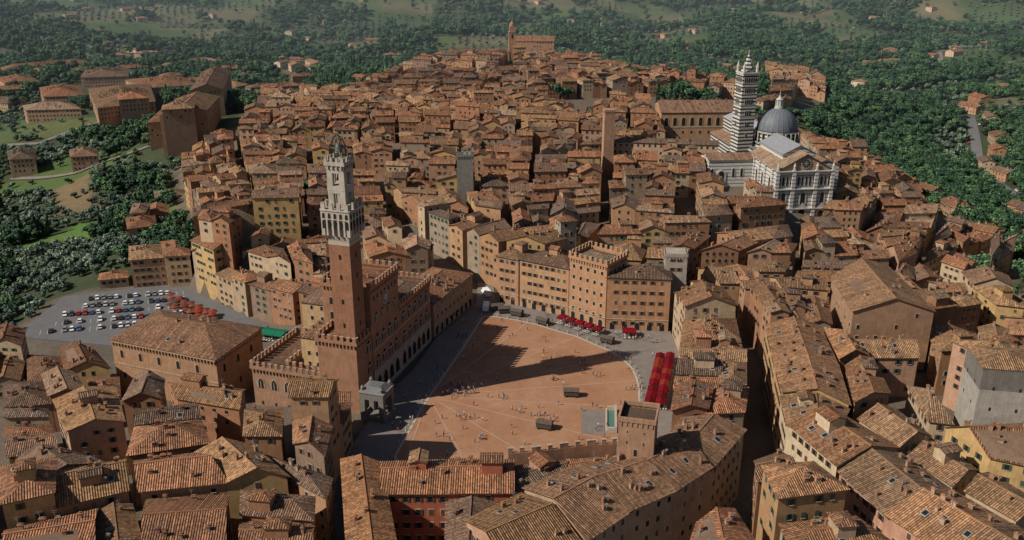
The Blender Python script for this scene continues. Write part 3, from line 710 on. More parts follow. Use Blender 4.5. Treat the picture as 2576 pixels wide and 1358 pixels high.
for i in range(4):
    a,b=ccw(P)[i],ccw(P)[(i+1)%4];L,d,n=edge(a,b)
    for s_ in (2.2,6.2): rect(mb,a,d,n,s_-.15,s_+.15,28,28.8,.03,'dark'); rect(mb,a,d,n,s_-.15,s_+.15,31,31.5,.03,'dark')
    arch(mb,a,d,n,L/2,25,.8,1.8,off=.06,fr=.15)
mb.obj('brick_tower')
mb=MB()
ps=[(-1,193.5),(6,194.2),(13,196),(20,197.4),(26.5,198.2)]
for i in range(4):
    a,b=ps[i],ps[i+1];L,d,n=edge(a,b); mb.box(lerp(a,b,.5),d,L/2,.35,1,21.2,'brick',(.35,.2,.13)); merlons(mb,a,b,21.2,tint=(.35,.2,.13),h=1.3)
mb.obj('crenellated_facade_wall')
mb=MB(); P=[(-138,281),(-97,265),(-89,291),(-131,307)]; house(mb,P,-14,12.5,hip=True,wt=(.40,.235,.14),rt=(.24,.13,.078),win=False,wm='brick',pitch=.4,chim=.3,sky=3)
P=ccw(P)
for i in range(4):
    a,b=P[i],P[(i+1)%4];L,d,n=edge(a,b); corbels(mb,a,b,11.6,'brick',(.4,.26,.17),sp=1.3,pr=.5); ebox(mb,a,d,n,0,L,11.6,12.1,0,.45,'brick',(.42,.28,.18))
    for k in range(int(L/8)): 
        arch(mb,a,d,n,4+k*8,6.2,1.3,2.8,off=.1,fr=.3,ft=(.45,.33,.24)); arch(mb,a,d,n,4+k*8,-1.5,1.1,2.2,off=.1,fr=.25,ft=(.45,.33,.24))
    ebox(mb,a,d,n,0,L,3.4,3.8,0,.2,'brick',(.42,.3,.2))
mb.obj('brick_market_hall')
# ------------------------------------------------------------------ Duomo
DF=(145,432); Dw=(-.1,.995); Dr=(.995,.1)
def DL(r,w): return (DF[0]+Dr[0]*r+Dw[0]*w,DF[1]+Dr[1]*r+Dw[1]*w)
def dq(r0,r1,w0,w1): return ccw([DL(r0,w0),DL(r1,w0),DL(r1,w1),DL(r0,w1)])
mb=MB()
Q=dq(-14.5,14.5,0,40)
mb.prism(Q,6,35,'banded_marble',top=False)
house(mb,offs(Q,-.3),33,35.4,axis=1,pitch=.56,cap=9,o=1.0,wt=(.40,.27,.19),wm='stone',win=False,rt=(.34,.24,.17),chim=0)
house(mb,dq(-8.5,8.5,9,40),36,41.5,axis=1,pitch=.5,o=.6,wt=(.6,.58,.54),rm='lead',rt=(.23,.24,.26),win=False,chim=0,wm='banded_marble')
a=DL(-14.5,0);d,n=Dr,(-Dw[0],-Dw[1]); 
for s_ in(0.4,8.7,20.3,28.6):
    ebox(mb,a,d,n,s_-.9,s_+.9,6,35.5,0,1.1,'banded_marble'); 
    c=(a[0]+d[0]*s_+n[0]*.5,a[1]+d[1]*s_+n[1]*.5); mb.lathe(c,[(.6,35.5),(.6,37.2),(.8,37.3),(0,39.5)],6,'stone',(.5,.48,.44))
for z in(15.5,25.5,34.6): ebox(mb,a,d,n,0,29,z,z+.5,0,1.25,'stone',(.5,.48,.45))
for s_,w,h in((4.5,2.6,6.5),(14.5,3.4,7.5),(24.5,2.6,6.5)):
    arch(mb,a,d,n,s_,8,w,h,off=.5,fr=1.0,ft=(.55,.53,.49)); arch(mb,a,d,n,s_,17.5,w*.7,6.4,off=.3,fr=.7,ft=(.55,.53,.49),pointed=True)
for k in range(14):
    arch(mb,a,d,n,1.8+k*1.95,27.5,.95,4.6,off=.15,fr=.2,ft=(.5,.48,.44),pointed=True)
for s_ in(4.5,14.5,24.5): 
    X=lambda s,z,o:(a[0]+d[0]*s+n[0]*o,a[1]+d[1]*s+n[1]*o,z)
    mb.face([X(s_-3,15.2,.9),X(s_+3,15.2,.9),X(s_,19,.9)],'stone',(.55,.53,.49))
cc=(a[0]+d[0]*14.5,a[1]+d[1]*14.5,38.6)
disc(mb,cc,d,n,2.6,.1,'stone',(.5,.44,.36)); disc(mb,cc,d,n,2.15,.15,'glass',(0,0,0))
for k in range(4):
    t=k*math.pi/4; p=[(-2.15,-.09),(2.15,-.09),(2.15,.09),(-2.15,.09)]
    mb.face([(cc[0]+d[0]*(x*math.cos(t)-z*math.sin(t))+n[0]*(.2+k*.006),cc[1]+d[1]*(x*math.cos(t)-z*math.sin(t))+n[1]*(.2+k*.006),cc[2]+x*math.sin(t)+z*math.cos(t)) for x,z in p],'stone',(.5,.45,.4))
aL=DL(-14.5,40);L,d2,n2=edge(DL(-14.5,40),DL(-14.5,0))
for s_ in(6,14,22,32): arch(mb,aL,d2,n2,s_,24,1.8,6.5,off=.25,fr=.5,ft=(.55,.53,.49),pointed=True); ebox(mb,aL,d2,n2,s_+3.4,s_+4.6,10,35.3,0,.9,'banded_marble')
Q=dq(-39,-14.6,31,45); house(mb,Q,12,34,axis=None,pitch=.3,wt=(.6,.58,.54),wm='banded_marble',win=False,chim=0,rt=(.28,.17,.11))
aA=DL(-39,31)
arch(mb,aA,Dr,n,7,21,3.2,7,off=.4,fr=.9,ft=(.55,.53,.49)); 
for s_ in(2,13.5,18): arch(mb,aA,Dr,n,s_,25,1.2,4.5,off=.2,fr=.4,ft=(.55,.53,.49),pointed=True)
mb.prism(dq(14.6,30,26,42),10,31,'banded_marble',top=False); house(mb,dq(14.8,29.8,26.2,41.8),30,31.2,win=False,chim=0,wm='banded_marble',rt=(.3,.19,.12))
house(mb,dq(-7.5,7.5,60,105),15,43,axis=None,pitch=.4,wm='striped_marble',rm='lead',rt=(.3,.31,.33),win=False,chim=0)
house(mb,dq(-15,15,60,104),12,34,axis=None,pitch=.2,wm='striped_marble',win=False,chim=0,rt=(.33,.2,.13))
dc=DL(3.9,50.5)
mb.prism(dq(-12,17,40.6,62),15,37,'striped_marble',tmat='roof')
mb.lathe(dc,[(12.4,34),(12.4,39.5),(13,39.6),(13,40.1),(11.3,40.3),(11.3,45.2),(11.7,45.3),(11.7,45.8),(10.8,46)],12,'striped_marble')
for i in range(24):
    t=2*math.pi*(i+.5)/24; c=(dc[0]+12.2*math.cos(t),dc[1]+12.2*math.sin(t)); mb.lathe(c,[(.22,40.2),(.22,44.6),(.4,44.7),(.4,45.2)],6,'stone',(.55,.53,.49))
    nn=(math.cos(t),math.sin(t)); dd=(-nn[1],nn[0]); arch(mb,(dc[0]+11.3*nn[0]*.99,dc[1]+11.3*nn[1]*.99),dd,nn,0,40.8,1.1,3.4,off=.1,fr=0)
pr=[(10.8*math.cos(t),46+11.3*math.sin(t)) for t in np.linspace(0,math.pi/2*.93,12)]
mb.lathe(dc,pr,48,'lead',(.13,.145,.165))
for i in range(24):
    t=2*math.pi*i/24; 
    for k in range(11):
        r0,z0=pr[k];r1,z1=pr[k+1]; w=.15*max(.4,r0/11)
        dx,dy=math.cos(t),math.sin(t)
        mb.face([(dc[0]+dx*(r0+.22)+dy*w,dc[1]+dy*(r0+.22)-dx*w,z0+.05),(dc[0]+dx*(r0+.22)-dy*w,dc[1]+dy*(r0+.22)+dx*w,z0+.05),(dc[0]+dx*(r1+.22)-dy*w,dc[1]+dy*(r1+.22)+dx*w,z1+.12),(dc[0]+dx*(r1+.22)+dy*w,dc[1]+dy*(r1+.22)-dx*w,z1+.12)],'lead',(.24,.26,.29))
mb.lathe(dc,[(2.4,56.8),(2.4,58),(1.5,58.2),(1.5,61.5),(2,61.7),(2,62),(1.1,62.6),(.5,63.6),(.12,64.2),(.4,64.8),(.12,65.3),(.06,67),(0,67)],10,'stone',(.5,.48,.44))
for i in range(8):
    t=2*math.pi*i/8; mb.lathe((dc[0]+1.95*math.cos(t),dc[1]+1.95*math.sin(t)),[(.16,58),(.16,61.6)],5,'stone',(.6,.58,.54))
mb.obj('siena_cathedral')
mb=MB(); bc=(125,482); bd=(1,.22); Bq=sq(bc,bd,4.3); mb.prism(Bq,15,76,'striped_marble')
for i in range(4):
    a,b=ccw(Bq)[i],ccw(Bq)[(i+1)%4];L,d,n=edge(a,b)
    for lv,(z,k) in enumerate(((42,1),(48,2),(54,3),(60,4),(66,5),(71.5,6))):
        for j in range(k): arch(mb,a,d,n,L/2+(j-(k-1)/2)*1.2,z,.75,2.6,off=.1,fr=.12,ft=(.45,.43,.4))
        ebox(mb,a,d,n,0,L,z-.7,z-.45,0,.12,'stone',(.55,.53,.49))
    ebox(mb,a,d,n,-.3,L+.3,76,76.7,-.4,.35,'stone',(.55,.53,.49))
    mb.lathe(offs(ccw(Bq),-.6)[i],[(.75,76.7),(.75,79),(.9,79.1),(0,82.5)],6,'stone',(.5,.48,.44))
mb.lathe(bc,[(3.9,76.6),(3.4,77.2),(0,86.5)],6,'striped_marble'); mb.lathe(bc,[(.25,85.5),(.3,87),(0,88.5)],6,'stone',(.5,.45,.3))
mb.obj('striped_bell_tower')
mb=MB(); P=ccw([(100,626),(153,628),(151,588),(98,586)]); house(mb,P,14,36.5,wt=(.40,.24,.14),win=False,wm='brick',axis=None,pitch=.3,rt=(.28,.165,.11))
a,b=(98,586),(151,588);L,d,n=edge(a,b)
for k in range(9): arch(mb,a,d,n,3.5+k*5.7,28,2.4,5.2,off=.15,fr=.4,ft=(.5,.38,.27)); rect(mb,a,d,n,2.9+k*5.7,4.1+k*5.7,22.5,24.3,.06,'glass')
ebox(mb,a,d,n,0,L,26.6,27,0,.25,'stone',TR); mb.obj('arcaded_brick_palazzo')
mb=MB(); house(mb,[(57,512),(116,500),(115,492),(56,502)],15,35,wt=(.5,.34,.22),st=stp); mb.obj('long_palazzo_wing')
def lone(name,P,ze,hgt,wt,hip=True,**k):
    mb=MB(); zb=min(gz(*p) for p in P)-2; house(mb,P,min(zb,ze-hgt),ze,hip=hip,wt=wt,**k); return mb.obj(name)
BC=(.34,.22,.15)
lone('brick_church',[(-262,702),(-232,712),(-222,650),(-250,640)],27,20,BC,hip=False,st=dict(stp,miss=.8),wm='brick',axis=None,pitch=.4)
mb=MB()
for c in((-249,640),(-236,645),(-243,636)): mb.prism(sq(c,(1,.3),3.2),-10,26,'brick',BC,tmat='roof'); mb.box((c[0]+1,c[1]-2.9),(1,.3),.9,.6,-10,21,'brick',(.3,.19,.13))
mb.obj('church_buttresses')
lone('brick_church_apse_block',[(-252,648),(-232,655),(-226,636),(-246,629)],31,30,BC,st=dict(stp,miss=.8),wm='brick')
lone('brick_church_nave',[(-285,838),(-262,845),(-234,730),(-258,722)],30,25,(.38,.25,.17),hip=False,st=dict(stp,miss=.7),wm='brick',pitch=.42)
lone('brick_church_chapel',[(-275,700),(-263,702),(-252,655),(-266,650)],18,20,BC,st=dict(stp,miss=.6),wm='brick')
lone('convent_building',[(-400,852),(-355,885),(-310,780),(-345,745)],12,14,(.38,.24,.16),st=stb)
lone('convent_tower',[(-335,765),(-315,775),(-303,750),(-324,740)],20,22,(.38,.24,.16),st=stb)
lone('pink_villa',[(-476,1013),(-437,1037),(-410,968),(-455,956)],8,12,(.58,.36,.25),st=stb)
lone('long_brick_school',[(-443,812),(-400,820),(-383,795),(-428,788)],3,12,(.46,.30,.19),st=stb)
lone('convent_wing',[(-393,920),(-343,942),(-308,885),(-344,865)],11,14,(.42,.28,.19),st=stb)
lone('brick_hall',[(-471,900),(-439,914),(-405,850),(-439,843)],6,12,(.40,.26,.18),st=stb)
lone('orange_house',[(-572,1007),(-542,1020),(-510,978),(-541,965)],1,9,(.6,.33,.18),st=stb)
lone('grey_hall',[(-630,1120),(-556,1190),(-540,1165),(-610,1090)],-2,9,(.3,.27,.25),st=stb)
lone('farmhouse',[(-335,668),(-317,672),(-305,648),(-323,643)],-6,16,(.42,.27,.19),st=stb)
lone('farmhouse',[(-393,686),(-377,697),(-361,665),(-378,660)],-12,9,(.42,.3,.2),st=stb)
lone('farmhouse',[(-230,557),(-213,562),(-208,550),(-223,542)],-9,6,(.4,.34,.27),st=stb)
lone('farmhouse',[(-213,474),(-200,480),(-192,461),(-204,454)],-2,13,(.5,.33,.2),st=stb)
lone('farmhouse',[(-216,493),(-207,493),(-203,476),(-210,473)],1,15,(.5,.35,.22),st=stb)
lone('roadside_house',[(-186,413),(-172,416),(-163,397),(-178,393)],2,14,(.42,.26,.17),st=stb)
lone('roadside_house',[(-171.5,416),(-160,418),(-151,396),(-162,394)],3.5,14,(.48,.33,.2),st=stb)
lone('kiosk_building',[(-197,402),(-187,407),(-182,397),(-194,393)],-8,4,(.45,.35,.25),st=stb)
lone('white_house',[(-126,395),(-112,399),(-109,391),(-123,386)],9,20,(.64,.62,.59),st=stb,wm='plaster')
FR=[]
for q in((-500,1075),(-470,1120),(-420,1080),(-520,940),(-560,1080),(-350,980),(-300,960),(-380,1010),(-600,1000),(-640,1060),(-560,900),(-490,870),(-250,900),(-220,860),(-310,1050),(-250,1080),(-440,1170),(-530,1230),(-350,1130)):
    lone('hillside_house',sq(q,(1,U(-.6,.9)),U(10,20),U(6,10)),gz(*q)+U(7,10),8,random.choice(WT),st=stb); FR.append(q)
for i in range(3,24):
    a,b=HULL[i],HULL[i+1]; L,d,n=edge(a,b); s=U(5,20)
    while s<L:
        for o in (U(9,14),U(24,44)):
            if R()<((.6 if o<20 else .25) if i>6 else (.3 if o<20 else .1)):
                q=(a[0]+d[0]*s-n[0]*o,a[1]+d[1]*s-n[1]*o)
                if inpoly(q[0],q[1],HULL) or inpoly(q[0],q[1],HULL2): continue
                if -320<q[0]<-190 and 610<q[1]<860: continue
                lone('edge_of_town_house',sq(q,(d[0]+U(-.3,.3),d[1]+U(-.3,.3)),U(5,9),U(4.5,6.5)),gz(*q)+U(7,12),8,random.choice(WT),hip=R()<.4); FR.append(q)
        s+=U(15,32)
mb=MB(); P=sq((0,1075),(1,.1),4); mb.prism(P,15,44,'brick',(.38,.22,.15)); mb.prism(offs(ccw(P),.4),44,45,'brick',(.4,.25,.17)); mb.prism(sq((0,1075),(1,.1),3),45,51,'brick',(.38,.22,.15)); mb.lathe((0,1075),[(3.2,51),(2.8,53.5),(1.2,55.5),(.3,57),(0,60)],10,'brick',(.35,.2,.14))
for i in range(4):
    a,b=ccw(P)[i],ccw(P)[(i+1)%4];L,d,n=edge(a,b); arch(mb,a,d,n,L/2,37,2.4,5.5,off=.1,fr=.3)
mb.obj('brick_bell_tower')
lone('brick_church',[(5,1085),(50,1080),(48,1050),(4,1052)],36,18,(.42,.25,.16),hip=False,st=dict(stp,miss=.7),wm='brick')
for i in range(190):
    y=U(1120,3000); x=U(-.62,.62)*y
    if i<100: 
        cx0,cy0=random.choice([(180,2300),(60,2600),(-560,1500),(900,1700),(-250,1300),(350,1350),(1000,1150),(-350,1900),(600,1500),(200,1250)]); x=cx0+U(-90,90); y=cy0+U(-90,90)
    if inpoly(x,y,HULL) or inpoly(x,y,HULL2): continue
    g=gz(x,y); w=U(7,15); t=U(0,3.1); P=sq((x,y),(math.cos(t),math.sin(t)),w,U(5,8)); mb=MB()
    house(mb,P,g-6,g+U(6,10),hip=R()<.5,wt=random.choice([(.6,.42,.3),(.55,.4,.28),(.5,.32,.22),(.65,.55,.42)]),rt=(.34,.18,.12),chim=.3); mb.obj('distant_farmhouse'); FR.append((x,y))
for x,y in((395,560),(378,590),(392,620),(340,560),(350,585),(395,700),(400,740),(440,800),(455,850),(365,540),(420,560),(430,600),(405,650),(460,900),(520,880),(500,960),(560,1020),(430,720),(425,770)):
    g=gz(x,y); P=sq((x,y),(math.cos(1.2+R()),math.sin(1.2+R())),U(8,15),U(5,7)); mb=MB(); house(mb,P,g-5,g+U(7,10),wt=random.choice(WT)); mb.obj('valley_house'); FR.append((x,y))
# ------------------------------------------------------------------ roads
def road(name,pts,w,mat='asphalt'):
    mb=MB()
    fine=[]
    for i in range(len(pts)-1):
        k=max(1,int(dist(pts[i],pts[i+1])/6))
        for j in range(k): fine.append(lerp(pts[i],pts[i+1],j/k))
    fine.append(pts[-1])
    for i in range(len(fine)-1):
        a,b=fine[i],fine[i+1]; L,d,n=edge(a,b); h=w/2
        q=[(a[0]+n[0]*h,a[1]+n[1]*h),(b[0]+n[0]*h,b[1]+n[1]*h),(b[0]-n[0]*h,b[1]-n[1]*h),(a[0]-n[0]*h,a[1]-n[1]*h)]
        mb.face([(p[0],p[1],gz(*p)+.7) for p in reversed(q)],mat)
    mb.obj(name)
RD1=[(451,880),(411,775),(386,704),(371,624),(375,560),(400,500)]; RD2=[(-470,742),(-428,737),(-392,732),(-365,765),(-320,775),(-270,755)]; RD3=[(-380,662),(-318,640),(-300,650),(-262,665),(-235,640)]
RD4=[(-900,1500),(-700,1440),(-560,1480),(-400,1390),(-250,1330),(-120,1350)]; RD5=[(500,1250),(640,1350),(700,1500),(880,1600),(950,1800)]
road('valley_road',RD1,9); road('country_road',RD2,5,'paving'); road('country_road',RD3,5,'paving'); road('country_road',RD4,8,'paving'); road('country_road',RD5,8,'paving')
RDALL=[RD1,RD2,RD3,RD4,RD5]
def nearroad(x,y):
    for Rr in RDALL:
        for i in range(len(Rr)-1):
            a,b=Rr[i],Rr[i+1]; L,d,n=edge(a,b); s=(x-a[0])*d[0]+(y-a[1])*d[1]; q=abs((x-a[0])*n[0]+(y-a[1])*n[1])
            if -5<s<L+5 and q<(8 if y<1000 else 13): return True
    return False
# ------------------------------------------------------------------ trees
def treemesh(name,kind,seed):
    rs=random.Random(seed); mb=MB(); 
    mb.lathe((0,0),[(.34,-.5),(.24,1.8),(.16,4.5)],6,'bark')
    if kind=='cyp': lob=[((0,0,1.5+k*1.5),(1.25-.13*k if k>0 else 1.0,1.3)) for k in range(7)]; base=(.016,.034,.018)
    elif kind=='olive': lob=[((rs.uniform(-1.6,1.6),rs.uniform(-1.6,1.6),rs.uniform(2.2,3.8)),(1.5,1.3)) for _ in range(6)]; base=(.072,.10,.07)
    elif kind=='pine': lob=[((rs.uniform(-3,3),rs.uniform(-3,3),rs.uniform(8,9.3)),(2.2,1.2)) for _ in range(8)]; base=(.03,.07,.02); mb.lathe((0,0),[(.3,0),(.2,8)],6,'bark')
    else: lob=[((rs.uniform(-2.4,2.4),rs.uniform(-2.4,2.4),rs.uniform(3,7.4)),(rs.uniform(1.5,2.3),rs.uniform(1.3,2.0))) for _ in range(10)]; base=(.036,.074,.033)
    for (c,(r,rz)) in lob:
        if kind in('broad','pine','olive') and rs.random()<.5:
            q=Vector(c); mb.face([(0,.1,1.6),(.12,-.05,1.6),(q.x,q.y,q.z)],'bark'); mb.face([(0,-.1,1.6),(.0,.1,1.9),(q.x,q.y,q.z)],'bark')
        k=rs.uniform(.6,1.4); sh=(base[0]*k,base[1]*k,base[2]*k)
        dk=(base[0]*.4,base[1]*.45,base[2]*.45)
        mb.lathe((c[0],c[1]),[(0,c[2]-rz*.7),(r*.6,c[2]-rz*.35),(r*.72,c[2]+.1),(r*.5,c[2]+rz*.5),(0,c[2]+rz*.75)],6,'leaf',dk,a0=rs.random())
        n_=34 if kind!='cyp' else 28
        for _ in range(n_):
            v=Vector((rs.gauss(0,1),rs.gauss(0,1),rs.gauss(0.15,1))).normalized()
            p=Vector((c[0]+v.x*r,c[1]+v.y*r,c[2]+v.z*rz))+v*rs.uniform(-.25,.3)
            t=v.orthogonal().normalized(); t.rotate(Quaternion(v,rs.uniform(0,6.28))); bt=v.cross(t)
            tilt=(v*rs.uniform(-.5,.5)); s=rs.uniform(.32,.65)
            a_=(t+tilt).normalized()*s; b_=(bt-tilt*.5).normalized()*s*.8
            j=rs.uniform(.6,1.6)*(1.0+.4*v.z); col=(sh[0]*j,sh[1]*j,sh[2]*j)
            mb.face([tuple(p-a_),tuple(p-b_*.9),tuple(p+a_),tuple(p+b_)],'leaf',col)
    return mb.mesh(name)
TM={'broad':[treemesh('broadleaf_tree',"broad",i) for i in range(5)],'olive':[treemesh('olive_tree','olive',11+i) for i in range(2)],'cyp':[treemesh('cypress_tree','cyp',21)],'pine':[treemesh('pine_tree','pine',31)]}
def scatter(name,pts,meshes):
    c=COL.new(name+'_kinds')
    for i,me in enumerate(meshes): c.objects.link(bpy.data.objects.new(name+'_kind',me))
    me=bpy.data.meshes.new(name); me.from_pydata([p[:3] for p in pts],[],[])
    at=me.attributes.new('sc','FLOAT','POINT'); at.data.foreach_set('value',[p[3] for p in pts])
    o=bpy.data.objects.new(name,me); root.objects.link(o)
    g=bpy.data.node_groups.new(name,'GeometryNodeTree'); g.interface.new_socket('Geometry',in_out='INPUT',socket_type='NodeSocketGeometry'); g.interface.new_socket('Geometry',in_out='OUTPUT',socket_type='NodeSocketGeometry')
    gi=g.nodes.new('NodeGroupInput');go=g.nodes.new('NodeGroupOutput'); iop=g.nodes.new('GeometryNodeInstanceOnPoints'); ci=g.nodes.new('GeometryNodeCollectionInfo')
    ci.inputs['Collection'].default_value=c; ci.inputs['Separate Children'].default_value=True; ci.inputs['Reset Children'].default_value=True
    iop.inputs['Pick Instance'].default_value=True
    rv=g.nodes.new('FunctionNodeRandomValue'); rv.data_type='FLOAT_VECTOR'; rv.inputs[0].default_value=(0,0,0); rv.inputs[1].default_value=(.1,.1,6.28)
    na=g.nodes.new('GeometryNodeInputNamedAttribute'); na.data_type='FLOAT'; na.inputs['Name'].default_value='sc'
    g.links.new(gi.outputs[0],iop.inputs['Points']); g.links.new(ci.outputs[0],iop.inputs['Instance']); g.links.new(rv.outputs[0],iop.inputs['Rotation']); g.links.new(na.outputs['Attribute'],iop.inputs['Scale']); g.links.new(iop.outputs[0],go.inputs[0])
    md=o.modifiers.new('trees','NODES'); md.node_group=g
    return o
DQ=[(min(p[0] for p in P)-6,max(p[0] for p in P)+6,min(p[1] for p in P)-6,max(p[1] for p in P)+6,offs(ccw(P),5)) for _,_,_,P in DIST]
EX=[[(-300,700),(-290,860),(-225,860),(-210,630),(-262,620)],[(-405,855),(-350,890),(-300,780),(-320,735),(-350,740)],[(-450,830),(-400,830),(-375,795),(-428,780)],[(-480,1020),(-437,1045),(-300,890),(-344,855),(-460,830)],
[(-575,1010),(-540,1030),(-500,980),(-541,955)],[(-635,1125),(-556,1200),(-530,1165),(-610,1080)],[(-340,672),(-315,676),(-300,646),(-323,638)],[(-396,690),(-377,702),(-356,662),(-378,655)],[(-232,562),(-210,566),(-203,548),(-225,536)],[(-220,498),(-205,498),(-186,458),(-205,448)],[(-190,418),(-155,422),(-148,392),(-182,388)],[(-210,330),(-212,410),(-150,415),(-100,330)],LAWN,LAWN4]
FG={}
for q in FR: FG.setdefault((int(q[0]//30),int(q[1]//30)),[]).append(q)
def blocked(x,y):
    if inpoly(x,y,HULL) or inpoly(x,y,HULL2): return True
    i,j=int(x//30),int(y//30)
    for a in(-1,0,1):
        for b in(-1,0,1):
            for q in FG.get((i+a,j+b),()):
                if dist(q,(x,y))<11: return True
    for a,b,c,d,P in DQ:
        if a<x<b and c<y<d and inpoly(x,y,P): return True
    for P in EX:
        if inpoly(x,y,P): return True
    return nearroad(x,y)
wood=[];oliv=[];cyp=[]
y=230.
while y<4000:
    sp=5.6 if y<700 else 5.6+(y-700)*.007
    lim=.60*y+60; x=-lim
    while x<lim:
        px,py=x+U(-.5,.5)*sp,y+U(-.5,.5)*sp; gx,gy=x,y; x+=sp
        if blocked(px,py): continue
        f=fieldness(px,py); f2=noise.noise(Vector((px/60,py/60,20)))
        s_=U(.7,1.4)*(sp/5.6 if y>700 else 1)**.6
        if inpoly(px,py,LAWN2) or inpoly(px,py,LAWN3) or inpoly(px,py,TANF):
            if R()<.14: oliv.append((px,py,gz(px,py)-.2,U(.7,1)))
            continue
        if f>.12:
            k=cellv(px,py)
            if k>.42:
                if R()<.62: oliv.append((gx+U(-1.5,1.5),gy+U(-1.5,1.5),gz(gx,gy)-.2,U(.65,1.0)*(1 if y<1500 else 1.35)))
            elif f<.18 and R()<.7: wood.append((px,py,gz(px,py)-.3,s_*.8))
            elif R()<.05: wood.append((px,py,gz(px,py)-.3,s_*.7))
            continue
        if px<-150 and py<1000 and f2>-.12:
            if R()<.65: oliv.append((px,py,gz(px,py)-.2,U(.8,1.2)))
            elif R()<.2: wood.append((px,py,gz(px,py)-.3,s_*.7))
            continue
        if (py>1000 or px>380) and f2>.12:
            if R()<.7: oliv.append((gx+U(-1,1),gy+U(-1,1),gz(gx,gy)-.2,U(1,1.5)*(1 if y<1500 else 1.3)))
            continue
        if R()<.05: cyp.append((px,py,gz(px,py)-.3,s_*1.1))
        elif R()<.9: wood.append((px,py,gz(px,py)-.3,s_))
    y+=sp*.95
scatter('distant_woodland',wood,TM['broad']); scatter('olive_grove',oliv,TM['olive']); scatter('distant_cypresses',cyp,TM['cyp'])
def tree(kind,x,y,s,z=None):
    me=random.choice(TM[kind]); inst({'broad':'broadleaf_tree','cyp':'cypress_tree','pine':'umbrella_pine_tree','olive':'olive_tree'}[kind],me,(x,y,(gz(x,y) if z is None else z)-.2),U(0,6),s)
for cx,cy,r,n_,k in ((50,768,14,12,'broad'),(150,765,24,26,'broad'),(-238,770,16,12,'broad'),(-222,745,12,10,'broad'),(-205,720,10,8,'broad'),(-285,680,20,18,'broad'),(-310,720,14,8,'broad'),(135,735,14,8,'cyp'),(-160,415,7,5,'broad'),(118,830,10,5,'pine'),(-30,600,7,3,'broad'),(165,650,22,12,'broad'),(185,690,20,12,'broad'),(-105,470,6,3,'broad'),(-135,520,6,3,'broad'),(-60,720,6,3,'broad'),(5,800,6,3,'broad'),(55,153,5,4,'broad'),(-140,440,8,5,'broad'),(-90,560,6,3,'broad'),(250,470,10,6,'broad'),(215,390,6,3,'broad'),(60,640,6,3,'broad'),(-120,640,6,3,'broad')):
    for _ in range(n_): tree(k,cx+U(-r,r),cy+U(-r,r),U(1.1,1.8))
# ------------------------------------------------------------------ vehicles
def carmesh(col,van=False):
    mb=MB(); L=2.15 if not van else 3.0; W_=.88 if not van else 1.05
    if not van:
        prof=[(-L,.35),(-L,.78),(-1.95,.95),(-1.2,1.0),(1.1,.95),(2.0,.8),(L,.6),(L,.35)]; cab=[(-1.75,.97),(-1.3,1.43),(.35,1.45),(1.15,.95)]
    else:
        prof=[(-L,.4),(-L,2.5),(1.4,2.5),(1.45,1.6),(2.5,1.35),(L,1.0),(L,.4)]; cab=[(1.2,1.5),(1.3,2.25),(1.75,2.2),(2.5,1.4)]
    def ext(pr,w0,w1,mat,t):
        n=len(pr); hi=max(p[1] for p in pr)
        wf=lambda z:w0 if z<hi-.2 else w1
        for s in(-1,1): mb.face([(x,s*wf(z),z) for x,z in (pr if s<0 else pr[::-1])],mat,t)
        for i in range(n):
            a,b=pr[i],pr[(i+1)%n]; mb.face([(a[0],wf(a[1]),a[1]),(b[0],wf(b[1]),b[1]),(b[0],-wf(b[1]),b[1]),(a[0],-wf(a[1]),a[1])],mat,t)
    ext(prof,W_,W_-.04 if van else W_-.08,'paint',col); ext(cab,W_-.08,W_-.2,'glass',(0,0,0))
    if not van: mb.box((-.48,0),(1,0),.85,W_-.22,1.44,1.49,'paint',col)
    for x in(-L*.62,L*.62):
        for s in(-1,1):
            for i in range(12):
                t0,t1=2*math.pi*i/12,2*math.pi*(i+1)/12; r=.33
                p0=(x+r*math.cos(t0),.33+r*math.sin(t0));p1=(x+r*math.cos(t1),.33+r*math.sin(t1)); ya,yb=s*(W_-.2),s*(W_+.02)
                mb.face([(p0[0],ya,p0[1]),(p1[0],ya,p1[1]),(p1[0],yb,p1[1]),(p0[0],yb,p0[1])],'paint',(.02,.02,.02)); mb.face([(x,yb,.33),(p0[0],yb,p0[1]),(p1[0],yb,p1[1])],'paint',(.08,.08,.08))
    for s in(-1,1): mb.box((L+.01,s*.6),(1,0),.03,.16,.6,.74,'paint',(.7,.7,.65)); mb.box((-L-.01,s*.6),(1,0),.03,.14,.65,.8,'paint',(.4,.02,.02))
    return mb.mesh('parked_car' if not van else 'delivery_van')
CARS=[carmesh(c) for c in((.7,.7,.7),(.75,.75,.74),(.05,.05,.055),(.2,.21,.22),(.4,.42,.44),(.65,.65,.66),(.35,.03,.02),(.07,.12,.2))]
VAN=carmesh((.75,.75,.75),True)
mb=MB()
for r_ in range(5):
    sx_,sy_=-198+r_*1.5,341+r_*9.4
    for i in range(24):
        x=sx_+.93*i*2.9+(r_%2)*.5; y=sy_+.36*i*2.9*.55
        if not inpoly(x,y,offs(ccw(PARK),-3.5)) or x>-140-r_*3: continue
        dd=(.36,-.93); nn_=(1.45*.98,1.45*.2)
        mb.box((x+nn_[0],y+nn_[1]),dd,2.3,.06,-11.998,-11.99,'paint',(.6,.6,.6))
        if R()<.33: continue
        inst('parked_car',random.choice(CARS),(x,y,-12),math.atan2(.93,-.36)+ (math.pi if R()<.5 else 0)+U(-.05,.05))
mb.obj('parking_bay_markings')
for x,y,a in((-11,354,1.9),(-10.5,338,1.5)): inst('delivery_van',VAN,(x,y,0),a,1.15)
for x,y in((-45,183),(-46.5,171)): inst('parked_car',CARS[1],(x,y,gz(x,y)+.1),1.6)
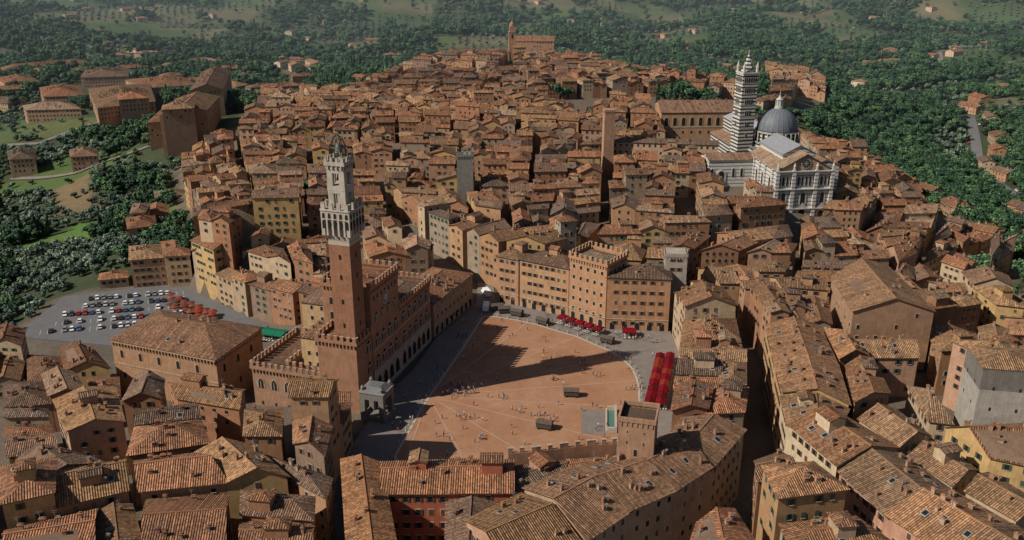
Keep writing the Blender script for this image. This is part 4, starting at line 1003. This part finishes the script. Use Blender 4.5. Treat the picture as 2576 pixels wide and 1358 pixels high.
for i in range(26):
    t=R(); k=int(t*5); a,b=RD1[min(k,4)],RD1[min(k,4)+1]; p=lerp(a,b,R()); L,d,n=edge(a,b); s_=random.choice([-1,1])*5.8; q=(p[0]+n[0]*s_,p[1]+n[1]*s_); inst('parked_car',random.choice(CARS),(q[0],q[1],gz(*q)+.7),math.atan2(d[1],d[0]))
mb=MB(); mb.box((0,0),(1,0),2.1,1.1,.55,2.0,'paint',(.07,.055,.045)); 
for s in(-1,1): mb.face([(-2.3,s*1.35,2.0),(2.3,s*1.35,2.0),(2.1,0,2.7),(-2.1,0,2.7)],'cloth',(.10,.085,.07))
for x in(-2.3,2.3): mb.face([(x,-1.35,2),(x,1.35,2),(x*.913,0,2.7)],'cloth',(.08,.07,.06))
for x in(-1.5,1.5):
    for s in(-1,1): mb.box((x,s*1.0),(1,0),.3,.08,0,.6,'paint',(.03,.03,.03))
mb.box((0,1.5),(1,0),1.9,.35,.8,.9,'paint',(.25,.18,.12))
KM=mb.mesh('souvenir_cart')
for x,y,a in((-3,334,.1),(2,331,-.5),(12,322.5,-.6),(35.6,305,-.5),(19.5,263,-.1),(10,242,-.3),(-6,337,.2)): inst('souvenir_cart',KM,(x,y,0 if not inpoly(x,y,SHELL) else .06),a,1.15)
def awn(col):
    mb=MB()
    for s in(-1,1):
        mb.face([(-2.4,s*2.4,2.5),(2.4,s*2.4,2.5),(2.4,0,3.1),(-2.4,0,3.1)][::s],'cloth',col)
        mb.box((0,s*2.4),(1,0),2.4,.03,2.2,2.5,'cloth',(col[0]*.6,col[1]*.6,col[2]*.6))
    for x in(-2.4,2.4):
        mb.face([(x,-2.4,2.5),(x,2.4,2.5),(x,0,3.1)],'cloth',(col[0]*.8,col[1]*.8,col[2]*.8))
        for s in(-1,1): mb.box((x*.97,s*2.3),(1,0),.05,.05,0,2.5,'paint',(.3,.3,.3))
    for x in(-1.4,0,1.4):
        for y in(-2.9,-1.6,0,1.6):
            mb.box((x,y),(1,0),.35,.35,.72,.76,'paint',(.6,.58,.55)); mb.box((x,y),(1,0),.04,.04,0,.72,'paint',(.1,.1,.1)); mb.box((x+.55,y),(1,0),.2,.2,.42,.46,'paint',(.3,.2,.12)); mb.box((x+.74,y),(1,0),.02,.2,.46,.85,'paint',(.3,.2,.12))
    return mb.mesh('cafe_awning')
RA,RB,RC,GA=awn((.17,.009,.016)),awn((.2,.03,.02)),awn((.12,.01,.014)),awn((.02,.15,.09))
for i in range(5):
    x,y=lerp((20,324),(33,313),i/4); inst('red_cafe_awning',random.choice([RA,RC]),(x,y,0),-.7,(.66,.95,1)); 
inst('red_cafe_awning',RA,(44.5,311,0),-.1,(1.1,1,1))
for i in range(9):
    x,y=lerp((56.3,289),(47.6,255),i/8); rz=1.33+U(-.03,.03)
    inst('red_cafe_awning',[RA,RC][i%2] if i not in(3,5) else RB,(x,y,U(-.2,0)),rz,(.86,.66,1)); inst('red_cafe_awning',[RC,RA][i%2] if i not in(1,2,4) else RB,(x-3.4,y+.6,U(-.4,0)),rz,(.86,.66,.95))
for i in range(4): inst('green_market_marquee',GA,(-106+i*4.0-(i//2)*.5,338.5-i*1.2,-12),-.35,(.9,1.4,1.1))
def parasol(col):
    mb=MB(); mb.lathe((0,0),[(0,2.9),(1.9,2.3),(1.95,2.1)],8,'cloth',col); mb.lathe((0,0),[(.05,0),(.05,2.9)],6,'paint',(.2,.15,.1)); 
    for x,y in((.9,0),(-.9,0)): mb.box((x,y),(1,0),.4,.4,.7,.75,'paint',(.4,.3,.2)); mb.box((x,y),(1,0),.04,.04,0,.7,'paint',(.1,.1,.1))
    return mb.mesh('parasol')
PR=[parasol((.22,.05,.03)),parasol((.2,.08,.055)),parasol((.13,.06,.045))]
for i in range(26):
    a_=(-152+ (i%7)*4.2+(i//7)*1.0,382-(i%7)*3.3-(i//7)*3.6); inst('cafe_parasol',random.choice(PR),(a_[0]-3+U(-.7,.7),a_[1]-3+U(-.7,.7),-12),U(0,1),U(.85,1.1))
mb=MB(); mb.lathe((0,0),[(.28,0),(.26,.2),(.2,.3),(.2,.95),(.25,1.0),(.2,1.15),(0,1.25)],8,'trav'); BM=mb.mesh('stone_bollard',True)
OUT=offs(ccw(SHELL),.9)
for i in range(len(OUT)):
    a,b=OUT[i],OUT[(i+1)%len(OUT)]; k=max(1,int(dist(a,b)/3.4))
    if (a[1]+b[1])/2<222: continue
    for j in range(k): p=lerp(a,b,j/k); inst('stone_bollard',BM,(p[0],p[1],0))
mb=MB(); fd=(.1,1); fc=(30.8,246)
mb.prism(sq((25.3,246),fd,7.6,3.6),.03,.16,'paving'); mb.prism(sq(fc,fd,6.4,1.1),.1,.55,'water')
for u_,w_,hx,hy in((0,1.4,6.9,.3),(6.7,0,.35,1.1),(-6.7,0,.35,1.1),(0,-1.5,7.05,.35)):
    c=(fc[0]+.0995*u_-.995*w_,fc[1]+.995*u_+.0995*w_); mb.box(c,fd,hx,hy,.1,(.95 if w_>0 else 2.4) if hx>1 else 1.9,'trav')
mb.obj('fonte_gaia_fountain')
# ------------------------------------------------------------------ people
def person(seed,walk):
    rs=random.Random(seed); me=bpy.data.meshes.new('sk'); s=.28 if walk else .06
    J=[(0,0,.95),(0,0,1.2),(0,0,1.42),(0,0,1.52),(0,.02,1.66),(0,.01,1.74),
       (-.1,0,.9),(-.11,s*.5,.5),(-.11,s*.6-.05,.08),(-.11,s*.6+.1,.04),(.1,0,.9),(.11,-s*.3,.5),(.11,-s,.1),(.11,-s+.13,.05),
       (-.19,0,1.4),(-.24,-s*.4,1.12),(-.25,-s*.3+.08,.88),(-.25,-s*.3+.12,.8),(.19,0,1.4),(.24,s*.4,1.12),(.25,s*.5+.08,.9),(.25,s*.5+.12,.82)]
    Ed=[(0,1),(1,2),(2,3),(3,4),(4,5),(0,6),(6,7),(7,8),(8,9),(0,10),(10,11),(11,12),(12,13),(2,14),(14,15),(15,16),(16,17),(2,18),(18,19),(19,20),(20,21)]
    Rd=[.15,.14,.15,.055,.10,.07,.095,.065,.045,.04,.095,.065,.045,.04,.06,.045,.035,.03,.06,.045,.035,.03]
    me.from_pydata(J,Ed,[]); o=bpy.data.objects.new('sk',me); root.objects.link(o); m_=o.modifiers.new('s','SKIN')
    for i,r in enumerate(Rd): me.skin_vertices[0].data[i].radius=(r,r*.8)
    me.skin_vertices[0].data[0].use_root=True
    o.modifiers.new('ss','SUBSURF').levels=1
    dg=bpy.context.evaluated_depsgraph_get(); ev=o.evaluated_get(dg); em=bpy.data.meshes.new_from_object(ev)
    em.name='person'; bpy.data.objects.remove(o)
    sk,hair=(.45,.27,.19),(.04,.025,.015); top=rs.choice([(.6,.6,.6),(.05,.08,.2),(.4,.05,.05),(.1,.1,.1),(.3,.4,.5),(.5,.4,.2)]); leg=rs.choice([(.04,.05,.1),(.02,.02,.02),(.3,.25,.18)])
    ca=em.color_attributes.new('tint','FLOAT_COLOR','CORNER')
    em.materials.clear(); em.materials.append(M['paint'])
    for p in em.polygons:
        z=p.center.z; ax=abs(p.center.x); p.material_index=0; p.use_smooth=True
        c=(.03,.02,.02) if z<.1 else leg if z<.95 and ax<.19 else top if z<1.47 and not(ax>.19 and z<1.1) else sk
        if z>1.7 or (z>1.58 and p.center.y<-.0): c=hair
        for li in p.loop_indices: ca.data[li].color=c+(1,)
    return em
PM=[person(i,i%2) for i in range(8)]
for _ in range(60):
    x,y=random.gauss(-18,3.2),random.gauss(267,2.6); inst('standing_person' ,random.choice(PM),(x,y,.06),U(0,6.28),U(.95,1.08))
for cx,cy,n_ in((-4,262,5),(2,253,5),(9,250,7),(14,246,4),(-36,244,7),(15,275,5),(25,287,6),(-20,310,9),(40,268,6),(-14,248,6),(-10,235,5)):
    for _ in range(n_):
        x,y=cx+random.gauss(0,1.4),cy+random.gauss(0,1.2)
        if inpoly(x,y,offs(ccw(CAMPO),-2)): inst('standing_person',random.choice(PM),(x,y,.06),U(0,6.28),U(.95,1.08))
for _ in range(150):
    x,y=U(-44,58),U(225,340)
    if not inpoly(x,y,offs(ccw(CAMPO),-3)): continue
    inst('walking_person',random.choice(PM),(x,y,.06),U(0,6.28),U(.95,1.08))
for _ in range(70):
    x,y=lerp((14,330),(55,305),R()); x+=U(-4,4);y+=U(-4,4)
    if inpoly(x,y,offs(ccw(CAMPO),-2)): inst('walking_person',random.choice(PM),(x,y,.06),U(0,6.28),U(.95,1.08))
# ------------------------------------------------------------------ light, sky, camera
EL=math.radians(40); sv=Vector((-.93,-.367,0)).normalized()
sd=Vector((sv.x*math.cos(EL),sv.y*math.cos(EL),math.sin(EL)))
ld=bpy.data.lights.new('sun','SUN'); ld.energy=5.0; ld.angle=math.radians(.5); ld.color=(1,.91,.78)
lo=bpy.data.objects.new('sun',ld); lo.rotation_euler=sd.to_track_quat('Z','Y').to_euler(); root.objects.link(lo)
w=bpy.data.worlds.new('World'); scene.world=w; w.use_nodes=True; nt=w.node_tree
sk=nt.nodes.new('ShaderNodeTexSky'); sk.sky_type='NISHITA'; sk.sun_disc=False; sk.sun_elevation=EL; sk.sun_rotation=math.atan2(sv.x,sv.y)%(2*math.pi)
nt.links.new(sk.outputs[0],nt.nodes['Background'].inputs[0]); nt.nodes['Background'].inputs[1].default_value=.05
# thin aerial haze lying over the distant countryside (real scattering volume)
m=bpy.data.materials.new('valley_haze'); m.use_nodes=True; nt=m.node_tree; nt.nodes.clear()
vo=nt.nodes.new('ShaderNodeVolumeScatter'); vo.inputs['Color'].default_value=(.68,.88,1,1); vo.inputs['Density'].default_value=.00010; vo.inputs['Anisotropy'].default_value=.2
ou=nt.nodes.new('ShaderNodeOutputMaterial'); nt.links.new(vo.outputs[0],ou.inputs['Volume']); M['haze']=m
mb=MB(); mb.prism([(-4000,650),(4000,650),(4000,6000),(-4000,6000)],-250,420,'haze',bot=True); mb.obj('atmospheric_haze')
cd=bpy.data.cameras.new('camera'); cd.lens=31.44; cd.sensor_width=36; cd.clip_end=20000; cd.clip_start=1
co=bpy.data.objects.new('camera',cd); co.location=(0,0,140); co.rotation_euler=(math.radians(70),0,0); root.objects.link(co); scene.camera=co
scene.view_settings.view_transform='Standard'; scene.view_settings.look='None'; scene.view_settings.exposure=0
